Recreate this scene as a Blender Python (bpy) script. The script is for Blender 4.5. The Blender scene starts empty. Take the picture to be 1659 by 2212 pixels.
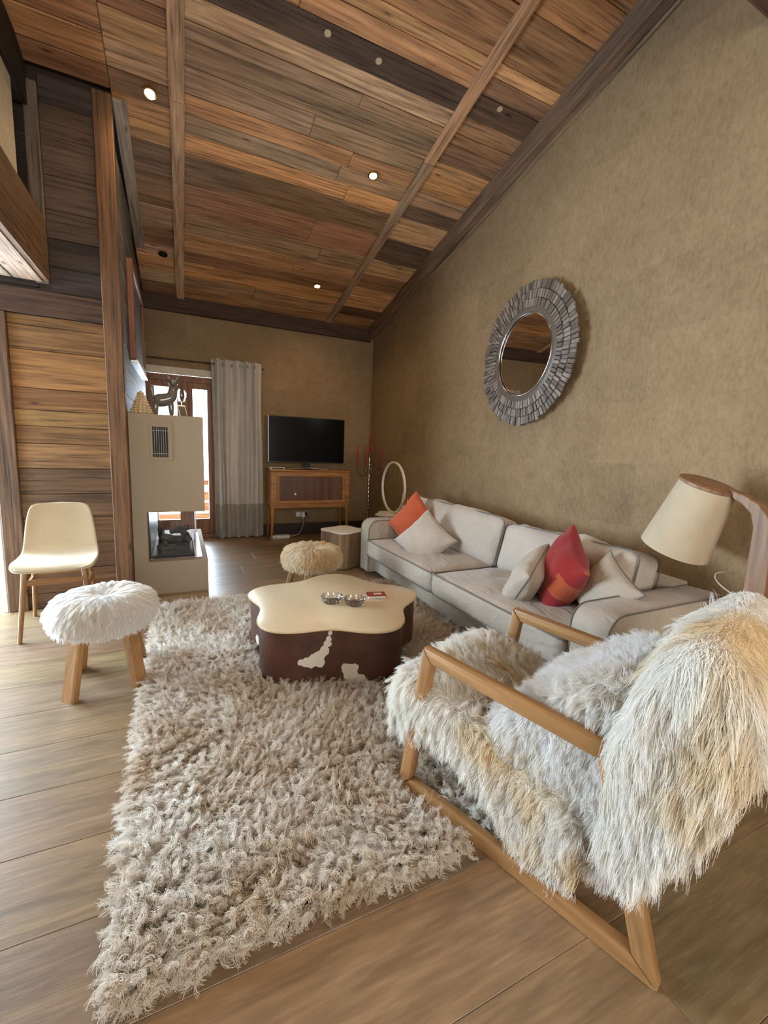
import bpy, bmesh, math, random
import numpy as np
from mathutils import Vector, Matrix, noise
random.seed(7)
PI = math.pi
sc = bpy.context.scene
C = sc.collection
# ------------------------------------------------------------------ camera
F_PX, PITCH, YAW, ROLL, CAM_H = 925.0, 0.1394, 0.4445, 0.0366, 1.28
cy_, sy_, cp_, sp_ = math.cos(YAW), math.sin(YAW), math.cos(PITCH), math.sin(PITCH)
fw = Vector((sy_*cp_, cy_*cp_, -sp_)); rt = Vector((cy_, -sy_, 0)); up = rt.cross(fw)
r2 = math.cos(ROLL)*rt + math.sin(ROLL)*up; u2 = -math.sin(ROLL)*rt + math.cos(ROLL)*up
cam = bpy.data.cameras.new('camera'); camo = bpy.data.objects.new('camera', cam); C.objects.link(camo)
M = Matrix.Identity(4)
for i in range(3):
    M[i][0] = r2[i]; M[i][1] = u2[i]; M[i][2] = -fw[i]
M[0][3], M[1][3], M[2][3] = 0, 0, CAM_H
camo.matrix_world = M
cam.sensor_fit = 'HORIZONTAL'; cam.sensor_width = 36.0; cam.lens = 36.0*F_PX/1659.0
cam.clip_start = 0.02
sc.camera = camo
# ------------------------------------------------------------------ view, world, daylight
vs = sc.view_settings
vs.view_transform = 'Standard'; vs.look = 'None'; vs.gamma = 1.0; vs.use_curve_mapping = False
vs.exposure = 0.17
sc.cycles.max_bounces = 7; sc.cycles.diffuse_bounces = 4; sc.cycles.glossy_bounces = 3; sc.cycles.transmission_bounces = 6; sc.cycles.transparent_max_bounces = 8
sc.cycles.use_adaptive_sampling = True; sc.cycles.adaptive_threshold = 0.09; sc.cycles.adaptive_min_samples = 16; sc.cycles.light_sampling_threshold = 0.05
sc.cycles.use_denoising = True
sc.cycles.sample_clamp_indirect = 8.0
wd = bpy.data.worlds.new('sky'); sc.world = wd; wd.use_nodes = True
bg = wd.node_tree.nodes['Background']; bg.inputs[0].default_value = (0.86, 0.93, 1.0, 1); bg.inputs[1].default_value = 6.0

def area(name, loc, direction, sx, sy, power, col):
    l = bpy.data.lights.new(name, 'AREA'); l.shape = 'RECTANGLE'; l.size = sx; l.size_y = sy; l.energy = power; l.color = col
    o = bpy.data.objects.new(name, l); C.objects.link(o); o.location = loc
    o.rotation_euler = Vector(direction).to_track_quat('-Z', 'Z').to_euler(); return o
# daylight entering at the room's windows and glass door (each lamp stands just outside its own pane)
area('daylight_window_left', (-2.66, 4.3, 1.15), (1, -0.25, -0.04), 3.2, 2.1, 660, (0.56, 0.77, 1.0))
area('daylight_window_rear', (0.6, -2.66, 1.75), (0, 1, 0.05), 3.2, 1.9, 62, (1.0, 0.80, 0.56))
area('daylight_door', (0.07, 6.62, 1.2), (0, -1, -0.1), 0.8, 2.0, 130, (0.70, 0.85, 1.0))
sl = bpy.data.lights.new('sun', 'SUN'); sl.energy = 14; sl.angle = math.radians(0.6); sl.color = (1.0, 0.93, 0.82)
so = bpy.data.objects.new('sun', sl); C.objects.link(so); so.location = (0, 9, 6)
so.rotation_euler = Vector((-0.25, -0.45, -1.0)).to_track_quat('-Z', 'Y').to_euler()

# ------------------------------------------------------------------ materials
MATS = {}
def new_mat(n):
    m = bpy.data.materials.new(n); m.use_nodes = True; MATS[n] = m
    nt = m.node_tree; b = nt.nodes['Principled BSDF']; return m, nt, b
def node(nt, t, **kw):
    n = nt.nodes.new(t)
    for k, v in kw.items(): setattr(n, k, v)
    return n
def ramp(nt, fac, stops):
    r = node(nt, 'ShaderNodeValToRGB'); e = r.color_ramp.elements
    while len(e) < len(stops): e.new(0.5)
    for i, (p, c) in enumerate(stops): e[i].position = p; e[i].color = (*c, 1) if len(c) == 3 else c
    nt.links.new(fac, r.inputs[0]); return r.outputs[0]
def mixc(nt, a, b, fac, mode='MIX'):
    m = node(nt, 'ShaderNodeMix', data_type='RGBA', blend_type=mode)
    for s, v in ((m.inputs[0], fac), (m.inputs[6], a), (m.inputs[7], b)):
        if hasattr(v, 'links') or hasattr(v, 'is_linked'): nt.links.new(v, s)
        elif isinstance(v, (int, float)): s.default_value = v
        else: s.default_value = (*v, 1)
    return m.outputs[2]
def tex_noise(nt, vec, scale, detail=4, rough=.55, dist=0.0):
    n = node(nt, 'ShaderNodeTexNoise'); n.inputs['Scale'].default_value = scale; n.inputs['Detail'].default_value = detail
    n.inputs['Roughness'].default_value = rough; n.inputs['Distortion'].default_value = dist
    if vec is not None: nt.links.new(vec, n.inputs['Vector'])
    return n.outputs['Fac']
def mapping(nt, scale=(1, 1, 1), rnd=0.0, src='Object'):
    tc = node(nt, 'ShaderNodeTexCoord'); mp = node(nt, 'ShaderNodeMapping'); mp.inputs['Scale'].default_value = scale
    nt.links.new(tc.outputs[src], mp.inputs['Vector'])
    if rnd:
        oi = node(nt, 'ShaderNodeObjectInfo'); mu = node(nt, 'ShaderNodeMath', operation='MULTIPLY'); mu.inputs[1].default_value = rnd
        nt.links.new(oi.outputs['Random'], mu.inputs[0])
        cb = node(nt, 'ShaderNodeCombineXYZ')
        for i in range(3): nt.links.new(mu.outputs[0], cb.inputs[i])
        nt.links.new(cb.outputs[0], mp.inputs['Location'])
    return mp.outputs[0]
def bump(nt, b, h, strength=.3, dist=.01):
    bp = node(nt, 'ShaderNodeBump'); bp.inputs['Strength'].default_value = strength; bp.inputs['Distance'].default_value = dist
    nt.links.new(h, bp.inputs['Height']); nt.links.new(bp.outputs[0], b.inputs['Normal'])
def plain(n, col, rough=.5, metal=0.0, spec=.5, **kw):
    m, nt, b = new_mat(n); b.inputs['Base Color'].default_value = (*col, 1); b.inputs['Roughness'].default_value = rough
    b.inputs['Metallic'].default_value = metal; b.inputs['Specular IOR Level'].default_value = spec
    for k, v in kw.items(): b.inputs[k].default_value = v
    if metal < .5:
        v = mapping(nt); f = tex_noise(nt, v, 40, 3)
        c = mixc(nt, tuple(x*.9 for x in col), tuple(min(1, x*1.08) for x in col), f); nt.links.new(c, b.inputs['Base Color'])
    return m
def wood(n, rough=.6, tint=None, ax=0, along=1.1, grain=1.0, scale=1.0, bumps=.35, contrast=.55, spec=.4, knots=True):
    """plank wood; tone comes from the object's own colour"""
    m, nt, b = new_mat(n)
    if tint is None:
        oi = node(nt, 'ShaderNodeObjectInfo'); base = oi.outputs['Color']
    else:
        rg = node(nt, 'ShaderNodeRGB'); rg.outputs[0].default_value = (*tint, 1); base = rg.outputs[0]
    def av(a, b2): t = [b2*scale]*3; t[ax] = a*scale; return tuple(t)
    v1 = mapping(nt, av(along, 26), 37.0); s1 = tex_noise(nt, v1, 1.6, 4, .62, .0)
    v2 = mapping(nt, av(.8, 6), 91.0); s2 = tex_noise(nt, v2, 1.3, 2, .55, 1.0)
    k = contrast
    g1 = ramp(nt, s1, [(.30, (1-k, (1-k)*.96, (1-k)*.92)), (.47, (.82, .80, .78)), (.62, (1.08, 1.08, 1.08)), (.78, (1.28, 1.25, 1.2))])
    g2 = ramp(nt, s2, [(.28, (.62, .58, .55)), (.5, (.98, .98, .98)), (.72, (1.28, 1.24, 1.18))])
    c = mixc(nt, base, g1, grain, 'MULTIPLY'); c = mixc(nt, c, g2, .85*grain, 'MULTIPLY')
    if knots:
        v3 = mapping(nt, av(1.0, 3.2), 53.0)
        vo = node(nt, 'ShaderNodeTexVoronoi'); vo.inputs['Scale'].default_value = 1.7; nt.links.new(v3, vo.inputs['Vector'])
        kn = ramp(nt, vo.outputs['Distance'], [(.03, (.25, .2, .17)), (.075, (.75, .7, .66)), (.12, (1, 1, 1))])
        c = mixc(nt, c, kn, 1.0, 'MULTIPLY')
    nt.links.new(c, b.inputs['Base Color']); b.inputs['Roughness'].default_value = rough; b.inputs['Specular IOR Level'].default_value = spec
    bump(nt, b, s1, bumps, .006)
    return m
def fabric(n, col, scale=260, rough=.9, var=.12, big=(.92, 1.05), crease=0.0):
    m, nt, b = new_mat(n); v = mapping(nt)
    f = tex_noise(nt, v, scale, 2, .6); g = tex_noise(nt, v, 5, 3)
    c = mixc(nt, tuple(x*(1-var) for x in col), tuple(min(1, x*(1+var)) for x in col), f)
    gg = ramp(nt, g, [(.3, (big[0],)*3), (.7, (big[1],)*3)]); c = mixc(nt, c, gg, 1.0, 'MULTIPLY')
    nt.links.new(c, b.inputs['Base Color']); b.inputs['Roughness'].default_value = rough; b.inputs['Specular IOR Level'].default_value = .15
    b.inputs['Sheen Weight'].default_value = .25; b.inputs['Sheen Roughness'].default_value = .5
    bump(nt, b, f, .25, .002)
    if crease:
        cr = tex_noise(nt, mapping(nt, (9, 3.5, 7)), 1.3, 3, .5, 1.6); bp = node(nt, 'ShaderNodeBump'); bp.inputs['Strength'].default_value = crease; bp.inputs['Distance'].default_value = .03
        nt.links.new(cr, bp.inputs['Height']); old = b.inputs['Normal'].links[0].from_node; nt.links.new(bp.outputs[0], old.inputs['Normal'])
    return m
def furmat(n, c1, c2, scale=4.0, lo=.4, hi=.62, trans=.45):
    m = bpy.data.materials.new(n); m.use_nodes = True; MATS[n] = m; nt = m.node_tree
    nt.nodes.remove(nt.nodes['Principled BSDF']); out = nt.nodes['Material Output']
    tc = node(nt, 'ShaderNodeTexCoord'); f = tex_noise(nt, tc.outputs['Object'], scale, 1, .6)
    f = ramp(nt, f, [(lo, (0, 0, 0)), (hi, (1, 1, 1))]); c = mixc(nt, c1, c2, f)
    hi_ = node(nt, 'ShaderNodeHairInfo'); rr = ramp(nt, hi_.outputs['Random'], [(0, (.78, .77, .76)), (1, (1.1, 1.1, 1.1))])
    c = mixc(nt, c, rr, 1.0, 'MULTIPLY')
    p = node(nt, 'ShaderNodeBsdfPrincipled'); p.inputs['Roughness'].default_value = .55; p.inputs['Specular IOR Level'].default_value = .35
    nt.links.new(c, p.inputs['Base Color']); t = node(nt, 'ShaderNodeBsdfTranslucent'); nt.links.new(c, t.inputs['Color'])
    mx = node(nt, 'ShaderNodeMixShader'); mx.inputs[0].default_value = trans
    nt.links.new(p.outputs[0], mx.inputs[1]); nt.links.new(t.outputs[0], mx.inputs[2]); nt.links.new(mx.outputs[0], out.inputs[0]); return m
def clear_glass(n, tint=(1, 1, 1), refl=.08):
    m = bpy.data.materials.new(n); m.use_nodes = True; MATS[n] = m; nt = m.node_tree
    nt.nodes.remove(nt.nodes['Principled BSDF']); out = nt.nodes['Material Output']
    t = node(nt, 'ShaderNodeBsdfTransparent'); t.inputs[0].default_value = (*tint, 1)
    g = node(nt, 'ShaderNodeBsdfGlossy'); g.inputs['Roughness'].default_value = .02
    fr = node(nt, 'ShaderNodeFresnel'); fr.inputs[0].default_value = 1.45
    mx = node(nt, 'ShaderNodeMixShader'); nt.links.new(fr.outputs[0], mx.inputs[0])
    nt.links.new(t.outputs[0], mx.inputs[1]); nt.links.new(g.outputs[0], mx.inputs[2]); nt.links.new(mx.outputs[0], out.inputs[0]); return m
def emit(n, col, strength):
    m, nt, b = new_mat(n); b.inputs['Emission Color'].default_value = (*col, 1); b.inputs['Emission Strength'].default_value = strength
    b.inputs['Base Color'].default_value = (*col, 1); return m

wood('old_wood', .72, contrast=.72, bumps=.5, scale=1.25)
wood('floor_oak', .36, contrast=.3, bumps=.2, grain=.8, scale=1.5, along=3.0, spec=.5, knots=False)
OAK = (.36, .19, .075)
wood('oak', .36, tint=OAK, contrast=.25, bumps=.06, grain=.7, scale=1.8, knots=False); wood('oak_z', .36, tint=OAK, contrast=.25, bumps=.06, grain=.7, scale=1.8, knots=False, ax=2)
wood('honey_wood', .3, tint=(.42, .195, .062), contrast=.3, bumps=.06, grain=.8, scale=1.6, knots=False); wood('honey_z', .3, tint=(.42, .195, .062), contrast=.3, bumps=.06, grain=.8, scale=1.6, knots=False, ax=2)
wood('burl', .32, tint=(.16, .08, .05), contrast=.4, bumps=.05, grain=.9, scale=.5, ax=2)
wood('door_wood', .5, tint=(.24, .10, .045), contrast=.35, bumps=.1, grain=.8, knots=False, ax=2)
wood('lamp_wood', .5, tint=(.26, .14, .068), contrast=.4, bumps=.15, grain=.9, scale=1.2, knots=False, ax=2)
wood('trunk_wood', .5, tint=(.26, .17, .095), contrast=.5, bumps=.3, grain=1.0, scale=1.0, knots=False, ax=2)
plain('dark_wood', (.035, .018, .012), .6)
# papered plaster wall
def wallpaper(n, a, b_, c_):
    m, nt, b = new_mat(n); tc = node(nt, 'ShaderNodeTexCoord'); sx = node(nt, 'ShaderNodeSeparateXYZ'); nt.links.new(tc.outputs['Object'], sx.inputs[0])
    ad = node(nt, 'ShaderNodeMath', operation='ADD'); nt.links.new(sx.outputs[0], ad.inputs[0]); nt.links.new(sx.outputs[1], ad.inputs[1])
    cb = node(nt, 'ShaderNodeCombineXYZ'); nt.links.new(ad.outputs[0], cb.inputs[0]); nt.links.new(sx.outputs[2], cb.inputs[1])
    br = node(nt, 'ShaderNodeTexBrick'); nt.links.new(cb.outputs[0], br.inputs['Vector']); br.inputs['Scale'].default_value = 1.0
    br.inputs['Brick Width'].default_value = .62; br.inputs['Row Height'].default_value = .42; br.inputs['Mortar Size'].default_value = .0015
    br.inputs['Color1'].default_value = (.86, .86, .86, 1); br.inputs['Color2'].default_value = (1.06, 1.05, 1.03, 1); br.inputs['Mortar'].default_value = (.9, .89, .88, 1)
    n1 = tex_noise(nt, tc.outputs['Object'], 1.7, 2, .6, .0); n2 = tex_noise(nt, tc.outputs['Object'], 9, 4, .7, .0); n3 = tex_noise(nt, mapping(nt, (1, 1, .45)), 60, 2, .65, .0)
    c = mixc(nt, a, b_, ramp(nt, n1, [(.35, (0, 0, 0)), (.65, (1, 1, 1))]))
    c = mixc(nt, c, c_, ramp(nt, n2, [(.38, (0, 0, 0)), (.72, (.7, .7, .7))]))
    c = mixc(nt, c, br.outputs['Color'], .75, 'MULTIPLY')
    c = mixc(nt, c, ramp(nt, n3, [(.3, (.84, .83, .82)), (.7, (1.1, 1.1, 1.1))]), 1.0, 'MULTIPLY')
    nt.links.new(c, b.inputs['Base Color']); b.inputs['Roughness'].default_value = .8; b.inputs['Specular IOR Level'].default_value = .2
    bump(nt, b, n3, .35, .004); return m
wallpaper('papered_plaster', (.27, .178, .093), (.31, .21, .114), (.232, .15, .077))
wallpaper('pale_plaster', (.62, .55, .42), (.68, .61, .47), (.58, .51, .39))
plain('white_plaster', (.365, .29, .21), .75, spec=.2)
plain('grey_plaster', (.40, .37, .33), .8, spec=.2)
plain('white_paint', (.8, .79, .76), .5)
plain('black_plastic', (.006, .006, .007), .25)
plain('screen', (.002, .002, .003), .2, spec=.15)
plain('soot', (.012, .011, .011), .7)
plain('char', (.05, .047, .045), .85)
plain('chrome', (.75, .75, .76), .15, 1.0)
plain('dark_metal', (.05, .045, .04), .35, .8)
plain('old_silver', (.55, .50, .44), .22, 1.0)
plain('gold', (.75, .50, .18), .25, 1.0)
plain('mirror_face', (.92, .92, .92), .01, 1.0)
plain('cream_lacquer', (.64, .51, .33), .28, spec=.5)
plain('cream_edge', (.60, .45, .26), .35)
plain('white_top', (.80, .78, .72), .35)
plain('ceramic', (.62, .47, .28), .35)
plain('ring_white', (.80, .74, .60), .4)
plain('red_wax', (.32, .025, .018), .4)
plain('white_plastic', (.72, .71, .68), .4)
plain('box_red', (.25, .045, .03), .35)
plain('tan_leather', (.34, .205, .10), .6)
plain('silver_frame', (.72, .71, .70), .3, .6)
plain('print', (.12, .10, .085), .5)
plain('snow', (.85, .87, .9), .8)
plain('knot_pale', (.5, .38, .22), .6)
fabric('linen', (.40, .33, .25), crease=.5); fabric('linen_light', (.46, .395, .32), crease=.5); fabric('linen_dark', (.14, .12, .10))
fabric('chair_cream', (.54, .44, .29)); fabric('rust', (.47, .085, .03)); fabric('red', (.24, .012, .011)); fabric('red_brown', (.36, .065, .02))
fabric('curtain', (.50, .455, .40)); fabric('curtain_band', (.30, .27, .225)); fabric('shade', (.47, .37, .245)); fabric('hide_back', (.45, .36, .26))
furmat('fur_rug', (.74, .62, .48), (.90, .85, .77), 3.0, .35, .62)
furmat('fur_white', (.95, .93, .90), (.93, .89, .82), 5.0)
furmat('fur_cream', (.94, .90, .82), (.88, .73, .48), 4.5, .52, .70)
furmat('fur_yellow', (.94, .91, .84), (.87, .72, .47), 3.6, .52, .70)
furmat('fur_stool_far', (.88, .78, .60), (.80, .62, .36), 5.0)
clear_glass('pane_glass'); 
m, nt, b = new_mat('crystal'); b.inputs['Transmission Weight'].default_value = 1.0; b.inputs['Roughness'].default_value = .03; b.inputs['IOR'].default_value = 1.5
m, nt, b = new_mat('smoked_glass'); b.inputs['Base Color'].default_value = (.16, .14, .12, 1); b.inputs['Roughness'].default_value = .12; b.inputs['Coat Weight'].default_value = .8
emit('bulb', (1.0, .78, .42), 60.0)
# slat wood of the mirror frame: grey weathered, tone by object
m, nt, b = new_mat('slat_wood'); oi = node(nt, 'ShaderNodeObjectInfo'); v = mapping(nt, (30, 30, 30), 20.0)
f = tex_noise(nt, v, 2.0, 5); g = ramp(nt, f, [(.3, (.75, .75, .75)), (.7, (1.15, 1.15, 1.15))])
rr = ramp(nt, oi.outputs['Random'], [(0, (.11, .082, .062)), (.5, (.17, .133, .103)), (1, (.27, .225, .18))])
nt.links.new(mixc(nt, rr, g, 1.0, 'MULTIPLY'), b.inputs['Base Color']); b.inputs['Roughness'].default_value = .42; bump(nt, b, f, .3, .003)
# cowhide: brown hair with white blazes of their own shape
def cowhide(spots):
    m, nt, b = new_mat('cowhide'); tc = node(nt, 'ShaderNodeTexCoord')
    wn = node(nt, 'ShaderNodeTexNoise'); wn.inputs['Scale'].default_value = 22; nt.links.new(tc.outputs['Object'], wn.inputs['Vector'])
    sub = node(nt, 'ShaderNodeVectorMath', operation='SUBTRACT'); nt.links.new(wn.outputs['Color'], sub.inputs[0]); sub.inputs[1].default_value = (.5, .5, .5)
    scl = node(nt, 'ShaderNodeVectorMath', operation='SCALE'); nt.links.new(sub.outputs[0], scl.inputs[0]); scl.inputs['Scale'].default_value = .035
    ad = node(nt, 'ShaderNodeVectorMath', operation='ADD'); nt.links.new(tc.outputs['Object'], ad.inputs[0]); nt.links.new(scl.outputs[0], ad.inputs[1])
    cur = None
    for (p, r) in spots:
        d = node(nt, 'ShaderNodeVectorMath', operation='DISTANCE'); nt.links.new(ad.outputs[0], d.inputs[0]); d.inputs[1].default_value = p
        dv = node(nt, 'ShaderNodeMath', operation='DIVIDE'); nt.links.new(d.outputs['Value'], dv.inputs[0]); dv.inputs[1].default_value = r
        if cur is None: cur = dv.outputs[0]
        else:
            mn = node(nt, 'ShaderNodeMath', operation='SMOOTH_MIN'); mn.inputs[2].default_value = .45; nt.links.new(cur, mn.inputs[0]); nt.links.new(dv.outputs[0], mn.inputs[1]); cur = mn.outputs[0]
    mask = ramp(nt, cur, [(.93, (0, 0, 0)), (1.0, (1, 1, 1))])
    n2 = tex_noise(nt, tc.outputs['Object'], 7, 4); br = ramp(nt, n2, [(.3, (.045, .014, .008)), (.7, (.095, .032, .015))])
    hv = mapping(nt, (160, 160, 20)); hf = tex_noise(nt, hv, 1.5, 3)
    c = mixc(nt, (.62, .55, .45), br, mask); nt.links.new(c, b.inputs['Base Color']); b.inputs['Roughness'].default_value = .45; bump(nt, b, hf, .25, .003)

# ------------------------------------------------------------------ mesh helpers
def obj(name, bm, mat, parent=None, smooth=False, color=None):
    if isinstance(bm, bmesh.types.BMesh):
        me = bpy.data.meshes.new(name); bmesh.ops.recalc_face_normals(bm, faces=bm.faces); bm.to_mesh(me); bm.free()
    else: me = bm
    mats = mat if isinstance(mat, (list, tuple)) else [mat]
    if len(me.materials) == 0:
        for mm in mats: me.materials.append(MATS[mm])
    if smooth: me.polygons.foreach_set('use_smooth', [True]*len(me.polygons))
    o = bpy.data.objects.new(name, me); C.objects.link(o)
    if parent is not None: o.parent = parent
    if color is not None: o.color = (*color, 1)
    return o
def tag(o, label, cat, group=None):
    o['label'] = label; o['category'] = cat
    if group: o['group'] = group
    return o
def thing(name, label, cat, loc=(0, 0, 0), rotz=0.0, group=None):
    o = bpy.data.objects.new(name, None); C.objects.link(o); o.location = loc; o.rotation_euler = (0, 0, rotz); o.empty_display_size = .1
    return tag(o, label, cat, group)
def struct(o): o['kind'] = 'structure'; return o
def smooth_ang(o, ang=40):
    me = o.data; me.polygons.foreach_set('use_smooth', [True]*len(me.polygons))
    try: me.set_sharp_from_angle(angle=math.radians(ang))
    except Exception: pass
    return o
def box(x0, x1, y0, y1, z0, z1, bev=0.0, seg=1, bm=None):
    b = bm or bmesh.new(); r = bmesh.ops.create_cube(b, size=1.0); vv = r['verts']
    for v in vv: v.co = Vector((x0+(v.co.x+.5)*(x1-x0), y0+(v.co.y+.5)*(y1-y0), z0+(v.co.z+.5)*(z1-z0)))
    if bev > 0:
        ed = list({e for v in vv for e in v.link_edges}); bmesh.ops.bevel(b, geom=ed, offset=bev, segments=seg, affect='EDGES', profile=.5)
    return b
def prism(poly, h0, h1, axis='z', bev=0.0, seg=2, bm=None):
    """extrude 2-D polygon; axis z: (x,y); axis x: poly=(y,z); axis y: poly=(x,z)"""
    b = bm or bmesh.new()
    def P(p, h): return (p[0], p[1], h) if axis == 'z' else (h, p[0], p[1]) if axis == 'x' else (p[0], h, p[1])
    a = [b.verts.new(P(p, h0)) for p in poly]; c = [b.verts.new(P(p, h1)) for p in poly]; n = len(poly)
    f = [b.faces.new(a), b.faces.new(c[::-1])] + [b.faces.new((a[i], a[(i+1) % n], c[(i+1) % n], c[i])) for i in range(n)]
    bmesh.ops.recalc_face_normals(b, faces=f)
    if bev > 0:
        ed = list({e for x in f for e in x.edges}); bmesh.ops.bevel(b, geom=ed, offset=bev, segments=seg, affect='EDGES', profile=.5, clamp_overlap=True)
    return b
def lathe(prof, n=24, bm=None, center=(0, 0, 0)):
    b = bm or bmesh.new(); rings = []
    for (r, z) in prof:
        if r < 1e-5: rings.append([b.verts.new((center[0], center[1], center[2]+z))])
        else: rings.append([b.verts.new((center[0]+r*math.cos(2*PI*k/n), center[1]+r*math.sin(2*PI*k/n), center[2]+z)) for k in range(n)])
    for A, B in zip(rings, rings[1:]):
        for k in range(n):
            k2 = (k+1) % n
            if len(A) == 1 and len(B) == 1: continue
            if len(A) == 1: b.faces.new((A[0], B[k], B[k2]))
            elif len(B) == 1: b.faces.new((A[k], A[k2], B[0]))
            else: b.faces.new((A[k], A[k2], B[k2], B[k]))
    if len(rings[0]) > 1: b.faces.new(rings[0][::-1])
    if len(rings[-1]) > 1: b.faces.new(rings[-1])
    return b
def tube(path, rad, n=8, closed=False, bm=None, caps=True):
    b = bm or bmesh.new(); P = [Vector(p) for p in path]; m = len(P)
    rads = rad if isinstance(rad, (list, tuple)) else [rad]*m
    rings = []; prev = None
    for i, p in enumerate(P):
        if closed: t = (P[(i+1) % m]-P[i-1])
        else: t = P[min(i+1, m-1)]-P[max(i-1, 0)]
        t.normalize()
        if prev is None: nrm = t.orthogonal().normalized()
        else:
            nrm = prev-t*prev.dot(t)
            nrm = nrm.normalized() if nrm.length > 1e-6 else t.orthogonal().normalized()
        prev = nrm; bn = t.cross(nrm)
        rings.append([b.verts.new(p+rads[i]*(math.cos(2*PI*k/n)*nrm+math.sin(2*PI*k/n)*bn)) for k in range(n)])
    for i in range(m if closed else m-1):
        A, B = rings[i], rings[(i+1) % m]
        off = 0
        if closed and i == m-1:
            off = min(range(n), key=lambda o: (A[0].co-B[o].co).length)
        for k in range(n): b.faces.new((A[k], A[(k+1) % n], B[(k+1+off) % n], B[(k+off) % n]))
    if not closed and caps: b.faces.new(rings[0][::-1]); b.faces.new(rings[-1])
    return b
def grid_mesh(G, closed_u=False, bm=None, caps=False):
    """G[i][j] points -> surface"""
    b = bm or bmesh.new(); V = [[b.verts.new(p) for p in row] for row in G]; n = len(V); m = len(V[0])
    for i in range(n-1):
        for j in range(m if closed_u else m-1):
            j2 = (j+1) % m; b.faces.new((V[i][j], V[i][j2], V[i+1][j2], V[i+1][j]))
    if caps: b.faces.new(V[0][::-1]); b.faces.new(V[-1])
    return b
def soft_box(sx, sy, sz, r, cuts=12, crown=0.0, wr=0.0, wscale=6.0, seed=0.0, fn=None):
    b = bmesh.new(); bmesh.ops.create_cube(b, size=2.0)
    bmesh.ops.subdivide_edges(b, edges=b.edges[:], cuts=cuts, use_grid_fill=True)
    h = (sx/2, sy/2, sz/2)
    for v in b.verts:
        p = [v.co[i]*h[i] for i in range(3)]
        # warp so that edge bands sit in the rounding
        q = [max(-(h[i]-r), min(h[i]-r, p[i])) for i in range(3)]
        d = Vector([p[i]-q[i] for i in range(3)])
        if d.length > 1e-9:
            mx = max(abs(c) for c in d); d = d.normalized()*min(r, r) if mx > 1e-9 else d
        c = Vector(q)+d
        x, y = c.x/h[0], c.y/h[1]
        c.z += crown*max(0, 1-x*x)*max(0, 1-y*y)*(1 if v.co.z > 0 else -.4)*(abs(c.z)/h[2])
        if wr: c += v.co.normalized()*wr*(.25+.75*max(0, 1-x**4)*max(0, 1-y**4))*noise.noise(Vector((c.x*wscale+seed, c.y*wscale*1.3, c.z*wscale)))
        if fn: c = fn(c)
        v.co = c
    return b
def pillow(w, h, t, pinch=.10, n=22, wr=.008, seed=0.0):
    """square scatter cushion in the local xz-plane (z up, thickness y)"""
    b = bmesh.new(); F = []; B = []
    for i in range(n+1):
        fr = []; bk = []
        for j in range(n+1):
            x = -1+2*i/n; z = -1+2*j/n; x = math.sin(x*PI/2); z = math.sin(z*PI/2)
            e = max(0, (1-x*x))*max(0, (1-z*z)); th = t/2*e**.36
            px = w/2*x*(1-pinch*(1-z*z)*abs(x)); pz = h/2*z*(1-pinch*(1-x*x)*abs(z))
            nz = noise.noise(Vector((px*9+seed, pz*9, seed)))*wr*(1 if e > 0.001 else 0)*2
            cr = wr*1.3*math.sin(14*math.atan2(z, x)+seed)*(x*x+z*z)/2*(e**.3)
            fr.append((px, -th-nz-cr, pz)); bk.append((px, th+nz-cr, pz))
        F.append(fr); B.append(bk)
    grid_mesh(F, bm=b); grid_mesh([r[::-1] for r in B], bm=b)
    bmesh.ops.remove_doubles(b, verts=b.verts[:], dist=1e-4)
    rim = []
    for i in range(n): rim.append(F[i][0])
    for j in range(n): rim.append(F[n][j])
    for i in range(n, 0, -1): rim.append(F[i][n])
    for j in range(n, 0, -1): rim.append(F[0][j])
    return b, rim
def plank(name, parent, c, size, col, mat='old_wood', rot=None, bev=.004):
    o = obj(name, box(-size[0]/2, size[0]/2, -size[1]/2, size[1]/2, -size[2]/2, size[2]/2, bev), mat, parent, color=col)
    o.location = c
    if rot is not None: o.rotation_euler = rot
    return o

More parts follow.
